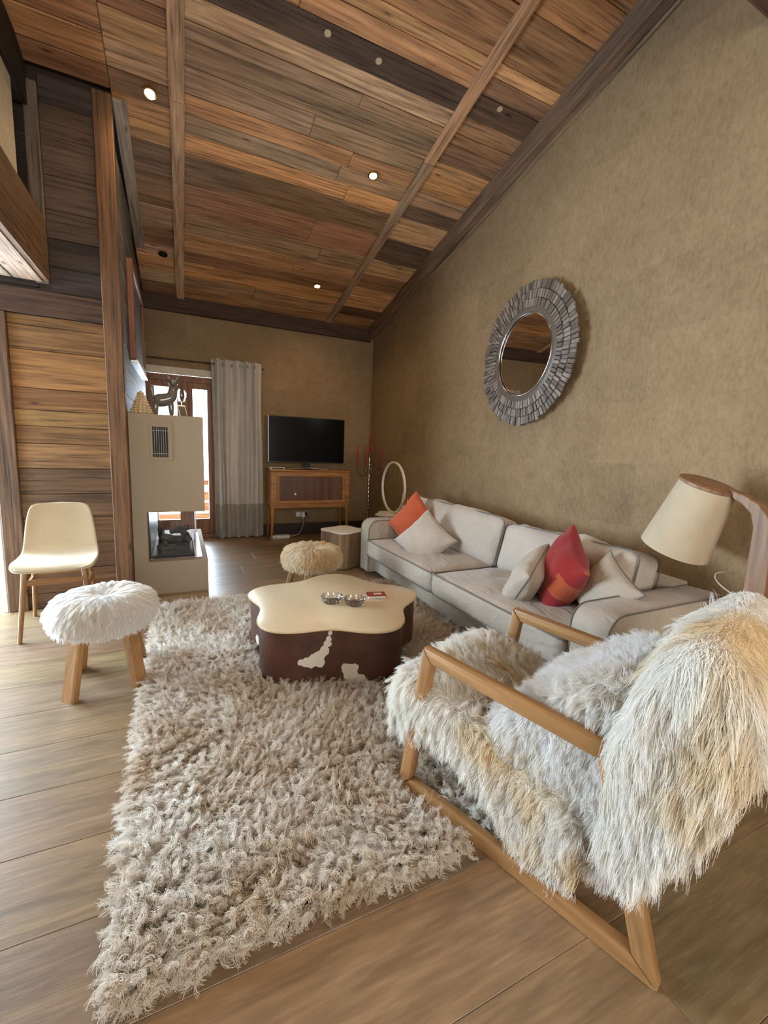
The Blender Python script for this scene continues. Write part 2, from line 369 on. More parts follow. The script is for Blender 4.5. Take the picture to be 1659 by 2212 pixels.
# ------------------------------------------------------------------ fur
def strands(name, parent, P, N, mat, per=12, spread=.012, length=(.05, .08), pts=7, comb=None, lift=.6, grav=.5, wild=.25,
            curl=.004, turns=1.2, radius=.0008, clump=.8, seed=1, zmin=None, cut=None):
    rg = np.random.default_rng(seed); m = len(P)
    N = N/np.linalg.norm(N, axis=1, keepdims=True)
    D = N*lift + rg.normal(0, wild, (m, 3))
    if comb is not None: D = D+comb
    D /= np.linalg.norm(D, axis=1, keepdims=True)
    L = rg.uniform(length[0], length[1], m)[:, None]
    K = pts; A = np.zeros((m, K, 3)); A[:, 0] = P; d = D.copy(); G = np.array([0, 0, -1.0])
    bend = rg.normal(0, wild*.7, (m, 3))
    for k in range(1, K):
        A[:, k] = A[:, k-1]+d*L/(K-1)
        d = d+(G*grav+bend)/(K-1); d /= np.linalg.norm(d, axis=1, keepdims=True)
    t1 = np.cross(D, np.where(np.abs(D[:, 2:3]) < .9, np.array([[0, 0, 1.0]]), np.array([[1.0, 0, 0]]))); t1 /= np.linalg.norm(t1, axis=1, keepdims=True); t2 = np.cross(D, t1)
    s1 = np.cross(N, np.where(np.abs(N[:, 2:3]) < .9, np.array([[0, 0, 1.0]]), np.array([[1.0, 0, 0]]))); s1 /= np.linalg.norm(s1, axis=1, keepdims=True); s2 = np.cross(N, s1)
    T = np.linspace(0, 1, K)
    o1 = rg.normal(0, spread, (m, per, 1)); o2 = rg.normal(0, spread, (m, per, 1))
    off = o1[..., None]*s1[:, None, None, :]+o2[..., None]*s2[:, None, None, :]
    fall = (1-clump*T**1.1)[None, None, :, None]
    ph = rg.uniform(0, 2*PI, (m, 1, 1))+rg.normal(0, .5, (m, per, 1)); tn = turns*rg.uniform(.7, 1.3, (m, 1, 1))*2*PI
    am = curl*rg.uniform(.5, 1.5, (m, per, 1))*(T**.7)[None, None, :]
    cx = am*np.cos(ph+tn*T); sx = am*np.sin(ph+tn*T)
    lenv = rg.uniform(.75, 1.05, (m, per, 1, 1))
    ax = A[:, None, :, :]; root = A[:, None, :1, :]
    pos = root+(ax-root)*lenv+off*fall+cx[..., None]*t1[:, None, None, :]+sx[..., None]*t2[:, None, None, :]
    pos = pos.reshape(m*per, K, 3)
    if cut is not None:
        keep = cut(pos); pos = pos[keep]
    if zmin is not None: pos[..., 2] = np.maximum(pos[..., 2], zmin+rg.uniform(0, .006, pos.shape[:2]))
    n = len(pos)
    cu = bpy.data.hair_curves.new(name); cu.add_curves([K]*n)
    cu.position_data.foreach_set('vector', pos.astype(np.float32).ravel())
    at = cu.attributes.get('radius') or cu.attributes.new('radius', 'FLOAT', 'POINT')
    rad = radius*(1-.65*T**1.5); at.data.foreach_set('value', np.tile(rad, n).astype(np.float32))
    cu.materials.append(MATS[mat])
    o = bpy.data.objects.new(name, cu); C.objects.link(o)
    if parent is not None: o.parent = parent
    o['kind'] = 'stuff'
    return o
def sample_mesh(me, n, seed=0, keep=None):
    rg = np.random.default_rng(seed); me.calc_loop_triangles(); T = len(me.loop_triangles)
    tv = np.zeros(T*3, np.int32); me.loop_triangles.foreach_get('vertices', tv); tv = tv.reshape(T, 3)
    co = np.zeros(len(me.vertices)*3); me.vertices.foreach_get('co', co); co = co.reshape(-1, 3)
    a, b, c = co[tv[:, 0]], co[tv[:, 1]], co[tv[:, 2]]; nn = np.cross(b-a, c-a); ar = np.linalg.norm(nn, axis=1)
    if keep is not None:
        ok = keep((a+b+c)/3, nn/np.maximum(ar[:, None], 1e-12)); ar = ar*ok
    i = rg.choice(T, n, p=ar/ar.sum()); u = rg.random((n, 1)); v = rg.random((n, 1)); fl = u+v > 1; u = np.where(fl, 1-u, u); v = np.where(fl, 1-v, v)
    vn = np.zeros(len(me.vertices)*3); me.vertices.foreach_get('normal', vn); vn = vn.reshape(-1, 3)
    N = vn[tv[i, 0]]*(1-u-v)+vn[tv[i, 1]]*u+vn[tv[i, 2]]*v
    return a[i]*(1-u-v)+b[i]*u+c[i]*v, N

# ================================================================== SETTING
YB, XR, SL, Z0 = 6.40, 2.76, 0.23, 3.13
AS = math.atan(SL)
XL, YR, YW, XS = -2.6, -2.6, 3.93, -0.375          # left wall, rear wall, clad wall, side wall
def zc(y): return Z0+SL*(YB-y)
TONES = [(.17, .095, .05), (.145, .088, .055), (.20, .115, .058), (.12, .072, .045), (.16, .11, .075), (.10, .055, .032), (.19, .13, .085)]
def brt(c, k=2.35): return (c[0]*k*1.07, c[1]*k*.95, c[2]*k*.80)
def jit(c, a=.14):
    k = 1+random.uniform(-a, a); return (c[0]*k*(1+random.uniform(-.06, .06)), c[1]*k, c[2]*k*(1+random.uniform(-.08, .08)))
# floor
floor = struct(obj('floor', box(XL, XR, YR, 6.75, -.06, -.012), 'floor_oak', color=(.3, .2, .12)))
rows = []; y = 2.09-.29*17
while y < YB: rows.append(y); y += .29
for i, y in enumerate(rows):
    y0, y1 = max(y, YR), min(y+.29, 6.4)
    if y1-y0 < .03: continue
    x = XL-random.uniform(0, 1.2)
    while x < XR:
        L = random.uniform(1.5, 2.5); a, b_ = max(x, XL), min(x+L, XR); x += L
        if b_-a < .05: continue
        plank('plank', floor, ((a+b_)/2, (y0+y1)/2, -.006), (b_-a-.001, y1-y0-.001, .012), jit((.245, .163, .09), .06), 'floor_oak', bev=.0012)
# ceiling
ceiling = struct(obj('ceiling', prism([(YR, zc(YR)+.03), (YB+.1, zc(YB+.1)+.03), (YB+.1, zc(YB+.1)+.12), (YR, zc(YR)+.12)], XL, XR, 'x'), 'dark_wood'))
crow = [6.4, 6.114, 5.887, 5.627, 5.437, 5.156, 4.886, 4.54, 4.223, 4.052, 3.885, 3.733, 3.548, 3.376, 3.277, 3.138, 2.965, 2.837, 2.745]
ctone = [(.15, .085, .045), (.165, .105, .062), (.21, .115, .052), (.12, .062, .036), (.19, .115, .06), (.155, .105, .068), (.155, .088, .056), (.115, .073, .047),
         (.235, .13, .066), (.19, .135, .092), (.215, .125, .065), (.175, .12, .08), (.14, .098, .07), (.15, .10, .068), (.22, .15, .095), (.042, .028, .021), (.19, .11, .058), (.22, .13, .065)]
while crow[-1] > YR: crow.append(crow[-1]-random.uniform(.19, .30)); ctone.append(jit(random.choice([(.18, .10, .05), (.15, .082, .042), (.20, .115, .058)])))
rtone = {1: (.05, .03, .02), 2: (.2, .12, .06), 3: (.20, .125, .065), 4: (.11, .065, .04), 5: (.22, .145, .085), 6: (.05, .035, .027), 7: (.21, .14, .085), 8: (.06, .042, .03), 9: (.16, .11, .075), 10: (.2, .11, .05), 11: (.21, .12, .06),
         12: (.11, .07, .045), 13: (.13, .075, .045), 14: (.15, .095, .06), 15: (.045, .03, .022), 16: (.13, .08, .05), 17: (.30, .185, .10)}
for i in range(len(crow)-1):
    y1, y0 = crow[i], max(crow[i+1], YR); ym = (y0+y1)/2; Lr = (y1-y0)/math.cos(AS)
    if y1 <= YR: break
    for bi, (xa, xb) in enumerate(((XL, XS), (XS, .045), (.045, 2.01), (2.01, XR))):
        if bi == 0 and y1 > YW+.02: continue
        base = ctone[i] if bi == 2 else rtone.get(i, ctone[i]) if bi == 3 else jit(random.choice(TONES), .2)
        cuts = [xa, xb]
        if bi == 2 and random.random() < .55: cuts = [xa, random.uniform(.6, 1.5), xb]
        if bi == 0: cuts = [xa, -1.6+random.uniform(-.4, .4), xb]
        for a, b_ in zip(cuts, cuts[1:]):
            d = random.uniform(0, .007)
            plank('plank', ceiling, ((a+b_)/2, ym, zc(ym)+.012-d), (b_-a-.003, Lr-.005, .022), brt(jit(base, .10), 2.9 if i < 9 else 2.45), rot=(-AS, 0, 0))  # rows toward the back wall lightened: warm light there put into the board tone
for (kx, ky) in ((.918, 3.018), (1.284, 3.039), (2.28, 2.99)):
    o = obj('wood_plug', lathe([(.022, -.004), (.020, .004)], 18), 'knot_pale', ceiling); o.location = (kx, ky, zc(ky)-.003); o.rotation_euler = (-AS, 0, 0)
def slope_bar(name, x0, x1, ya, yb, top, drop, col, mat='old_wood', bev=.004, structure=True, parent=None):
    """timber lying along the ceiling slope from ya to yb"""
    Lr = abs(yb-ya)/math.cos(AS); ym = (ya+yb)/2
    o = obj(name, box(-Lr/2, Lr/2, -(x1-x0)/2, (x1-x0)/2, -drop/2, drop/2, bev), mat, parent, color=col)
    # local x -> down the slope (+Y), local y -> -X
    R = Matrix(((0, -1, 0), (math.cos(AS), 0, math.sin(AS)), (-math.sin(AS), 0, math.cos(AS))))
    o.matrix_world = Matrix.Translation(((x0+x1)/2, ym, zc(ym)+top-drop/2)) @ R.to_4x4()
    if structure and parent is None: struct(o)
    return o
LT = (.56, .35, .20)
slope_bar('trim_1', -.005, .095, 3.79, 6.36, -.002, .03, LT); slope_bar('trim_2', -.008, .092, YR, 3.788, -.002, .03, (.54, .335, .19))
slope_bar('trim_3', 1.962, 2.058, 3.57, 6.33, -.002, .03, (.42, .28, .17)); slope_bar('trim_4', 1.962, 2.058, YR, 3.568, -.002, .03, (.54, .30, .16))
slope_bar('trim_5', XS, -.285, 3.93, 5.5, -.002, .026, (.40, .33, .25))
slope_bar('trim_6', 2.645, 2.755, YR, 6.36, .0, .155, (.20, .125, .075)); slope_bar('trim_7', 2.735, 2.759, YR, 6.36, -.155, .022, (.26, .18, .11))
struct(obj('trim_8', box(XS, 2.70, 6.345, 6.395, 2.944, 3.135, .004), 'old_wood', color=(.075, .038, .024)))
struct(obj('trim_9', box(XL, XR-.01, 1.20, 1.455, 3.50, 3.80, .006), 'old_wood', color=(.10, .05, .03)))      # tie beam across the room
# walls
def gable(y0, y1): return [(y0, -.05), (y1, -.05), (y1, zc(y1)+.1), (y0, zc(y0)+.1)]
struct(obj('wall_right', prism(gable(YR-.1, YB+.1), XR, XR+.12, 'x'), 'papered_plaster'))
wb = bmesh.new()
box(.50, XR+.05, YB, YB+.12, -.05, 3.3, bm=wb); box(XS-.1, .50, YB, YB+.12, 2.27, 3.3, bm=wb); box(.50, 2.705, YB-.05, YB, -.02, 2.262, .006, bm=wb)
box(XS-.1, XS+.0, YB, YB+.12, -.05, 2.3, bm=wb)
struct(obj('wall_back', wb, 'papered_plaster'))
struct(obj('baseboard_back', box(.52, 2.70, YB-.065, YB-.05, 0, .165, .003), 'dark_wood'))
struct(obj('baseboard_right', box(XR-.016, XR, YR, YB-.05, 0, .13, .003), 'dark_wood'))
# clad wall between fireplace and hall
wc = struct(obj('wall_front_left', box(-1.2, XS, YW+.012, YW+.10, -.05, 3.78), 'dark_wood'))
zr = [2.14, 2.07, 1.905, 1.64, 1.49, 1.375, 1.25, 1.07, .88, .70, .5, .3, .12, 0]
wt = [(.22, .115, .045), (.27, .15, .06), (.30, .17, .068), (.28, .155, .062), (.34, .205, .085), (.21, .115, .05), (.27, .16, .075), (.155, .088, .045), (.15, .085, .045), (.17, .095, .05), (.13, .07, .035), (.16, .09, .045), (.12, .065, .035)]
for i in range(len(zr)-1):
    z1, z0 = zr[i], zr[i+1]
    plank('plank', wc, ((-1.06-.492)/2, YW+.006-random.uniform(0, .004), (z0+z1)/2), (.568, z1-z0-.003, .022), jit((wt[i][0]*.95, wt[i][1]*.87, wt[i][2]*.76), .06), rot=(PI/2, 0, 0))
    # local y of the plank stands upright after the turn
z = 2.31; k = 0
while z < 3.66:
    h = random.uniform(.15, .25); z1 = min(z+h, zc(YW)-.005)
    plank('plank', wc, ((-.80-.492)/2, YW+.006-random.uniform(0, .004), (z+z1)/2), (.308, z1-z-.003, .022), jit(random.choice([(.10, .06, .038), (.13, .08, .05), (.055, .036, .028)]), .12), rot=(PI/2, 0, 0)); z = z1
    if z1 >= zc(YW)-.01: break
plank('plank', wc, (-.985, YW+.006, 3.03), (.24, 1.4, .02), (.04, .028, .022), rot=(PI/2, 0, 0))
def post(x0, x1, y0, y1, z0, z1, col, name):
    o = obj(name, box(-(z1-z0)/2, (z1-z0)/2, -(x1-x0)/2, (x1-x0)/2, -(y1-y0)/2, (y1-y0)/2, .006), 'old_wood', color=col)
    o.rotation_euler = (0, -PI/2, 0)
    R = Matrix(((0, 1, 0), (0, 0, 1), (1, 0, 0))).to_4x4(); o.matrix_world = Matrix.Translation(((x0+x1)/2, (y0+y1)/2, (z0+z1)/2)) @ R
    return struct(o)
post(-.492, XS+.003, YW-.035, YW+.02, 0, zc(YW)-.01, (.19, .095, .042), 'trim_10')
post(-1.18, -1.06, YW-.025, YW+.02, 0, 2.14, (.15, .082, .042), 'trim_11')
post(-.88, -.80, YW-.03, YW+.02, 2.36, 3.62, (.17, .12, .085), 'trim_12')
struct(plank('trim_13', None, (-.835, YW-.004, 2.225), (.69, .165, .04), (.085, .043, .024), rot=(PI/2, 0, 0)))
# boarded side wall behind the fireplace
ws = struct(obj('wall_side', prism(gable(YW+.03, YB+.1), XS-.12, XS-.02, 'x'), 'dark_wood'))
z = .0
while z < 3.6:
    h = random.uniform(.16, .22); z1 = z+h; yend = min(YB, YB-(z1-Z0)/SL-.02)
    if yend < YW+.4: break
    o = plank('plank', ws, (XS-.011, (YW+.03+yend)/2, (z+z1)/2), (yend-YW-.03, h-.003, .022), jit((.16, .135, .115), .2)); z = z1
    o.matrix_world = Matrix.Translation(o.location) @ Matrix(((0, 0, 1), (1, 0, 0), (0, 1, 0))).to_4x4()
# hall on the left, under the gallery
struct(obj('wall_left_back', box(XL-.1, -1.18, 6.30, 6.40, -.05, 2.6), 'pale_plaster'))
struct(obj('wall_hall', box(-1.20, -1.10, YW+.11, 6.35, -.05, 2.4), 'pale_plaster'))
struct(obj('ceiling_hall', box(XL, -1.10, YW-.03, 6.4, 2.385, 2.60), 'pale_plaster'))
struct(obj('trim_14', box(-1.215, -1.185, YW-.01, YW+.30, 0, 2.14, .004), 'white_paint'))
struct(obj('trim_15', box(XL, -1.20, 6.285, 6.30, 0, .62, .003), 'grey_plaster'))
wl = bmesh.new()
box(XL-.12, XL, YR, 2.7, -.05, 5.4, bm=wl); box(XL-.12, XL, 5.9, 6.4, -.05, 2.6, bm=wl); box(XL-.12, XL, 2.7, 5.9, -.05, .1, bm=wl); box(XL-.12, XL, 2.7, 5.9, 2.2, 5.4, bm=wl)
struct(obj('wall_left', wl, 'pale_plaster'))
def window_frame(name, axis, pos, a0, a1, z0, z1, n):
    b = bmesh.new(); w = .06
    def bar(p0, p1, q0, q1):
        if axis == 'x': box(pos-.03, pos+.03, p0, p1, q0, q1, .004, bm=b)
        else: box(p0, p1, pos-.03, pos+.03, q0, q1, .004, bm=b)
    bar(a0, a1, z0, z0+w); bar(a0, a1, z1-w, z1)
    for k in range(n+1):
        c = a0+(a1-a0)*k/n; c = min(max(c, a0+w/2), a1-w/2); bar(c-w/2, c+w/2, z0, z1)
    return struct(obj(name, b, 'door_wood'))
window_frame('window_2', 'x', XL-.05, 2.7, 5.9, .1, 2.2, 3)
wr_ = bmesh.new()
box(XL-.1, -1.05, YR-.12, YR, -.05, 5.5, bm=wr_); box(2.3, XR+.1, YR-.12, YR, -.05, 5.5, bm=wr_); box(-1.05, 2.3, YR-.12, YR, -.05, .75, bm=wr_); box(-1.05, 2.3, YR-.12, YR, 2.75, 5.5, bm=wr_)
struct(obj('wall_rear', wr_, 'pale_plaster'))
window_frame('window_3', 'y', YR-.05, -1.05, 2.3, .75, 2.75, 4)
# gallery: soffit boards, fascia beam, plastered parapet, dark beam above
cm = struct(obj('ceiling_gallery', box(XL, -.83, YR, YW-.03, 2.385, 2.60), 'dark_wood'))
x = -.83
while x > -2.2:
    w = .17
    o = plank('plank', cm, (x-w/2, (1.0+YW-.03)/2, 2.374), (YW-1.03, w-.003, .02), jit((.34, .23, .14), .1)); x -= w
    o.matrix_world = Matrix.Translation(o.location) @ Matrix.Rotation(PI/2, 4, 'Z')
o = struct(plank('trim_16', None, (-.815, (YR+YW-.03)/2, 2.57), (YW-YR-.03, .40, .04), (.19, .105, .052)))
o.matrix_world = Matrix.Translation(o.location) @ Matrix(((0, 0, 1), (1, 0, 0), (0, 1, 0))).to_4x4()
struct(obj('wall_gallery', box(-.95, -.875, YR, 3.66, 2.60, 3.46), 'pale_plaster'))
o = struct(plank('trim_17', None, (-.90, (YR+3.9)/2, 3.60), (3.88-YR, .30, .10), (.035, .022, .016)))
o.matrix_world = Matrix.Translation(o.location) @ Matrix(((0, 0, 1), (1, 0, 0), (0, 1, 0))).to_4x4()
# glazed balcony door
dr = struct(obj('door_1', box(XS, .50, YB+.02, YB+.09, 2.10, 2.18, .004), 'door_wood'))
struct(obj('trim_18', box(XS, .50, YB-.015, YB+.05, 2.185, 2.272, .004), 'pale_plaster'))
obj('frame_jamb', box(.40, .50, YB+.01, YB+.10, 0, 2.18, .004), 'door_wood', dr); obj('frame_jamb', box(XS, XS+.03, YB+.01, YB+.10, 0, 2.18, .004), 'door_wood', dr)
obj('threshold', box(XS, .50, YB-.01, YB+.14, 0, .05, .004), 'door_wood', dr)
for (a, b_) in ((XS+.03, .03), (.11, .40)):
    leaf = obj('door_leaf', box(a, a+.055, YB+.03, YB+.08, .05, 2.10, .004), 'door_wood', dr)
    obj('stile', box(b_-.055, b_, YB+.03, YB+.08, .05, 2.10, .004), 'door_wood', leaf)
    obj('rail', box(a+.055, b_-.055, YB+.03, YB+.08, .05, .26, .004), 'door_wood', leaf); obj('rail', box(a+.055, b_-.055, YB+.03, YB+.08, 2.02, 2.10, .004), 'door_wood', leaf)
    obj('pane', box(a+.055, b_-.055, YB+.05, YB+.056, .26, 2.02), 'pane_glass', leaf)
obj('meeting_post', box(.03, .11, YB+.02, YB+.09, .05, 2.10, .004), 'door_wood', dr)
# balcony outside the door
struct(obj('floor_balcony', box(-3.0, 3.0, YB+.12, 8.2, -.16, -.05), 'snow'))
bal = struct(obj('trim_19', box(-3.0, 3.0, 8.05, 8.12, .60, .68, .004), 'door_wood'))
for k in range(3): plank('plank', bal, (0, 8.08, .02+.19*k), (6.0, .15, .03), jit((.30, .15, .06)), rot=(PI/2, 0, 0))
for k in range(5): obj('post', box(-2.8+1.4*k, -2.7+1.4*k, 8.1, 8.18, -.1, .66, .004), 'door_wood', bal)
# ================================================================== LARGE OBJECTS
# ---- rug
RX0, RX1, RY0, RY1 = -.17, 1.80, 1.0, 3.58
rug = obj('rug', soft_box(RX1-RX0, RY1-RY0, .008, .0035, 14), 'hide_back'); rug.location = ((RX0+RX1)/2, (RY0+RY1)/2, .005)
tag(rug, 'large shaggy grey-beige sheepskin rug spread under the round-lobed coffee table', 'rug')
rg = np.random.default_rng(3); nC = 25000
hx, hy = (RX1-RX0)/2, (RY1-RY0)/2
P = np.stack([rg.uniform(-hx, hx, nC), rg.uniform(-hy, hy, nC), np.full(nC, .003)], 1)
ex = 6500                                              # fuller border
e = rg.integers(0, 2, ex); t = rg.uniform(-1, 1, ex); s = rg.choice([-1, 1], ex)
dn = rg.uniform(0, 1, ex)**1.5*.09
E_ = np.where(e[:, None] == 0, np.stack([s*(hx-dn), t*hy, np.full(ex, .003)], 1), np.stack([t*hx, s*(hy-dn), np.full(ex, .003)], 1))
P = np.concatenate([P, E_]); N = np.tile([0, 0, 1.0], (len(P), 1))
comb = np.zeros_like(P)
for i in range(len(P)):
    v = noise.noise_vector(Vector((P[i, 0]*2.6, P[i, 1]*2.6, 4.0))); comb[i] = (v.x*1.3, v.y*1.3, 0)
edge = np.stack([np.sign(P[:, 0])*np.clip((np.abs(P[:, 0])-hx+.12)/.12, 0, 1), np.sign(P[:, 1])*np.clip((np.abs(P[:, 1])-hy+.12)/.12, 0, 1), np.zeros(len(P))], 1)
comb += edge*np.array([.75, .75, 0])-np.array([0, 0, 1])*0
def rug_cut(pos):   # no wool where furniture stands on the rug
    x = pos[:, 0, 0]+(RX0+RX1)/2; y_ = pos[:, 0, 1]+(RY0+RY1)/2
    ok = np.hypot(x-.859, y_-2.505) > .44
    for v in (.02, .64):                                   # sled rails of the armchair press the wool down
        u = -((x-.73)*-.314+(y_-1.325)*.949); w = (x-.73)*.949+(y_-1.325)*.314
        ok &= ~((np.abs(w-v) < .055) & (u > -.06) & (u < .95))
    return ok & (x < 1.80)
strands('pile', rug, P, N, 'fur_rug', per=11, spread=.0075, length=(.05, .092), pts=11, comb=comb, lift=.8, grav=.75, wild=.40, curl=.007, turns=2.1, radius=.00085, clump=.72, seed=5, zmin=-.002, cut=rug_cut)

# ---- coffee table
TC = (.859, 2.505); th0 = math.radians(69.9)
def lobes(n, R0, amp, t0, k=120, sharp=.18):
    out = []
    for i in range(k):
        t = 2*PI*i/k; c = math.cos(n*(t-t0)); r = R0+amp*(c+sharp*(c*c-1)*-1*0+0); out.append((r*math.cos(t), r*math.sin(t)))
    return out
tb = thing('coffee_table', 'low five-lobed cowhide drum coffee table with cream lacquered top', 'table', (TC[0], TC[1], 0))
cowhide([((-.158, -.414, .305), .014), ((-.163, -.413, .275), .015), ((-.168, -.413, .245), .02), ((-.187, -.407, .208), .028), ((-.215, -.404, .178), .036), ((-.250, -.40, .155), .036), ((-.285, -.396, .15), .026), ((-.315, -.394, .152), .016), ((-.207, -.404, .14), .026), ((-.072, -.465, .105), .036), ((-.042, -.486, .122), .028), ((-.055, -.476, .065), .045), ((-.01, -.506, .04), .045), ((.03, -.525, .015), .04), ((-.457, .108, .09), .03)])
body = lobes(5, .507, .058, th0); topp = lobes(5, .512, .060, th0)
smooth_ang(obj('drum', prism([(x*.99, y*.99) for x, y in body], .03, .322, 'z'), 'cowhide', tb), 30)
smooth_ang(obj('plinth', prism([(x*.94, y*.94) for x, y in body], .0095, .03, 'z'), 'dark_wood', tb), 30)
smooth_ang(obj('tabletop', prism(topp, .322, .337, 'z', .004, 2), 'cream_lacquer', tb), 30)
o = smooth_ang(obj('rim_band', tube([(x*1.001, y*1.001, .3285) for x, y in topp], .005, 6, closed=True), 'cream_edge', tb), 60)
# ---- crystal ashtrays and cigarette box
def ashtray(loc, label):
    b = bmesh.new(); n = 32; G = []
    for r, zz in ((.030, .004), (.046, .0), (.060, .012), (.066, .030), (.067, .040), (.060, .042), (.055, .028), (.048, .016), (.030, .013)):
        row = []
        for k in range(n):
            a = 2*PI*k/n; f = 1+(.045 if k % 2 else -.03)*(1 if r > .045 else .3); row.append((r*f*math.cos(a), r*f*math.sin(a), zz+(.004 if (k % 2 and zz > .025) else 0)))
        G.append(row)
    grid_mesh(G, closed_u=True, bm=b, caps=True)
    o = obj('ashtray', b, 'crystal'); o.location = loc; return tag(o, label, 'ashtray', 'crystal ashtrays on the coffee table')
ashtray((.831, 2.455, .3375), 'cut crystal ashtray on the coffee table, the one farther from the cigarette box')
ashtray((.952, 2.37, .3375), 'cut crystal ashtray on the coffee table, the one nearer the cigarette box')
cb = thing('cigarette_box', 'small white and dark red packet lying flat on the coffee table', 'packet', (1.135, 2.455, .3375), math.radians(-14))
obj('tray', box(-.055, .055, -.035, .035, 0, .016, .002), 'white_plastic', cb); obj('lid', box(-.066, .060, -.042, .042, .0165, .021, .001), 'box_red', cb); obj('label_window', box(-.018, .034, -.016, .012, .0212, .0225), 'cream_lacquer', cb)

# ---- stools with sheepskin seats
def stool(loc, rotz, mat, label, seed, hgt=.482, R=.21):
    t = thing('stool', label, 'stool', loc, rotz, 'stools with fluffy sheepskin seats')
    prof = [(.0, hgt-.14), (R*.6, hgt-.14), (R*.9, hgt-.13), (R, hgt-.085), (R*.98, hgt-.05), (R*.88, hgt-.015), (R*.66, hgt), (R*.35, hgt-.002), (.03, hgt-.014), (0, hgt-.016)]
    s = smooth_ang(obj('seat', lathe(prof, 40), 'hide_back', t), 80)
    bb = bmesh.new()
    for i, (sx, sy) in enumerate(((-1, -1), (1, -1), (-1, 1), (1, 1))):
        a = math.atan2(sy, sx); tx, ty = sx*.105, sy*.105; fx, fy = sx*.152, sy*.17
        d = Vector((math.cos(a), math.sin(a), 0)); w = Vector((-d.y, d.x, 0))
        G = []
        for (cx, cyy, zz, hw, ht) in ((fx, fy, 0, .040, .021), (tx, ty, hgt-.13, .034, .021)):
            G.append([Vector((cx, cyy, zz))+q for q in (w*hw+d*ht*.6, w*hw*.8+d*ht, -w*hw*.8+d*ht, -w*hw+d*ht*.6, -w*hw-d*ht*.6, -w*hw*.8-d*ht, w*hw*.8-d*ht, w*hw-d*ht*.6)])
        o = obj('leg', grid_mesh(G, closed_u=True, caps=True), 'oak_z', t)
    pp, nn = sample_mesh(s.data, 5200, seed, keep=lambda c, n: (c[:, 2] > hgt-.138))
    rad = np.stack([pp[:, 0], pp[:, 1], np.zeros(len(pp))], 1); rr = np.linalg.norm(rad, axis=1, keepdims=True)
    cm_ = rad/np.maximum(rr, 1e-4)*1.0
    o = strands('sheepskin', t, pp, nn, mat, per=14, spread=.009, length=(.05, .078), pts=8, comb=cm_, lift=.55, grav=1.7, wild=.17, curl=.0018, turns=.7, radius=.0007, clump=.78, seed=seed)
    return t
stool((-.39, 2.61, 0), math.radians(4), 'fur_white', 'white sheepskin-topped wooden stool with splayed oak legs beside the cream chair', 11)
stool((.975, 3.42, 0), math.radians(20), 'fur_stool_far', 'honey-cream sheepskin stool behind the coffee table, in front of the TV cabinet', 12, hgt=.475, R=.205)

# ---- cream shell chair by the clad wall
ch = thing('shell_chair', 'cream upholstered shell chair on oak legs against the boarded wall', 'chair', (-.775, 3.53, 0), math.radians(5))
def chair_shell():
    sec = [(-.245, .445, .205), (-.235, .462, .222), (-.16, .468, .232), (-.04, .458, .232), (.08, .458, .228), (.155, .475, .222), (.185, .53, .215), (.205, .62, .208), (.225, .72, .196), (.24, .80, .178), (.246, .838, .15)]
    top = []; bot = []
    P3 = [Vector((0, a, z)) for a, z, w in sec]
    for i, (a, z, w) in enumerate(sec):
        tt = (P3[min(i+1, len(sec)-1)]-P3[max(i-1, 0)]).normalized(); nr = Vector((0, -tt.z, tt.y))
        r1 = []; r2_ = []
        for k in range(17):
            u = -1+2*k/16; x = w*math.sin(u*PI/2); edge = 1-u**6
            cupv = .028*u*u*(1 if i < 6 else .8); th = .020*(edge**.5)
            c = Vector((x, a, z))+nr*cupv
            r1.append(c+nr*th); r2_.append(c-nr*th)
        top.append(r1); bot.append(r2_)
    b = bmesh.new()
    G = [list(r1)+list(r2_[::-1]) for r1, r2_ in zip(top, bot)]
    grid_mesh(G, closed_u=True, bm=b, caps=True); bmesh.ops.remove_doubles(b, verts=b.verts[:], dist=.0005); return b
o = smooth_ang(obj('seat_shell', chair_shell(), 'chair_cream', ch), 80)
md = o.modifiers.new('soft', 'SUBSURF'); md.levels = 1; md.render_levels = 1
o = smooth_ang(obj('seam', tube([(-.205+.41*k/12, .168+.006*math.sin(k), .512) for k in range(13)], .0022, 5), 'linen', ch), 60)
for sx in (-1, 1):
    for (y0, y1) in ((-.19, -.245), (.13, .26)):
        obj('leg', tube([(sx*.155, y0, .445), (sx*.195, y1, 0)], [.017, .012], 10), 'oak_z', ch)
    o = obj('side_rail', box(sx*.172-.010, sx*.172+.010, -.21, .19, .30, .33, .003), 'oak', ch)
obj('cross_rail', box(-.165, .165, -.205, -.183, .355, .39, .003), 'oak', ch); obj('cross_rail', box(-.165, .165, .15, .17, .33, .36, .003), 'oak', ch)

def rz(d): return math.radians(d)
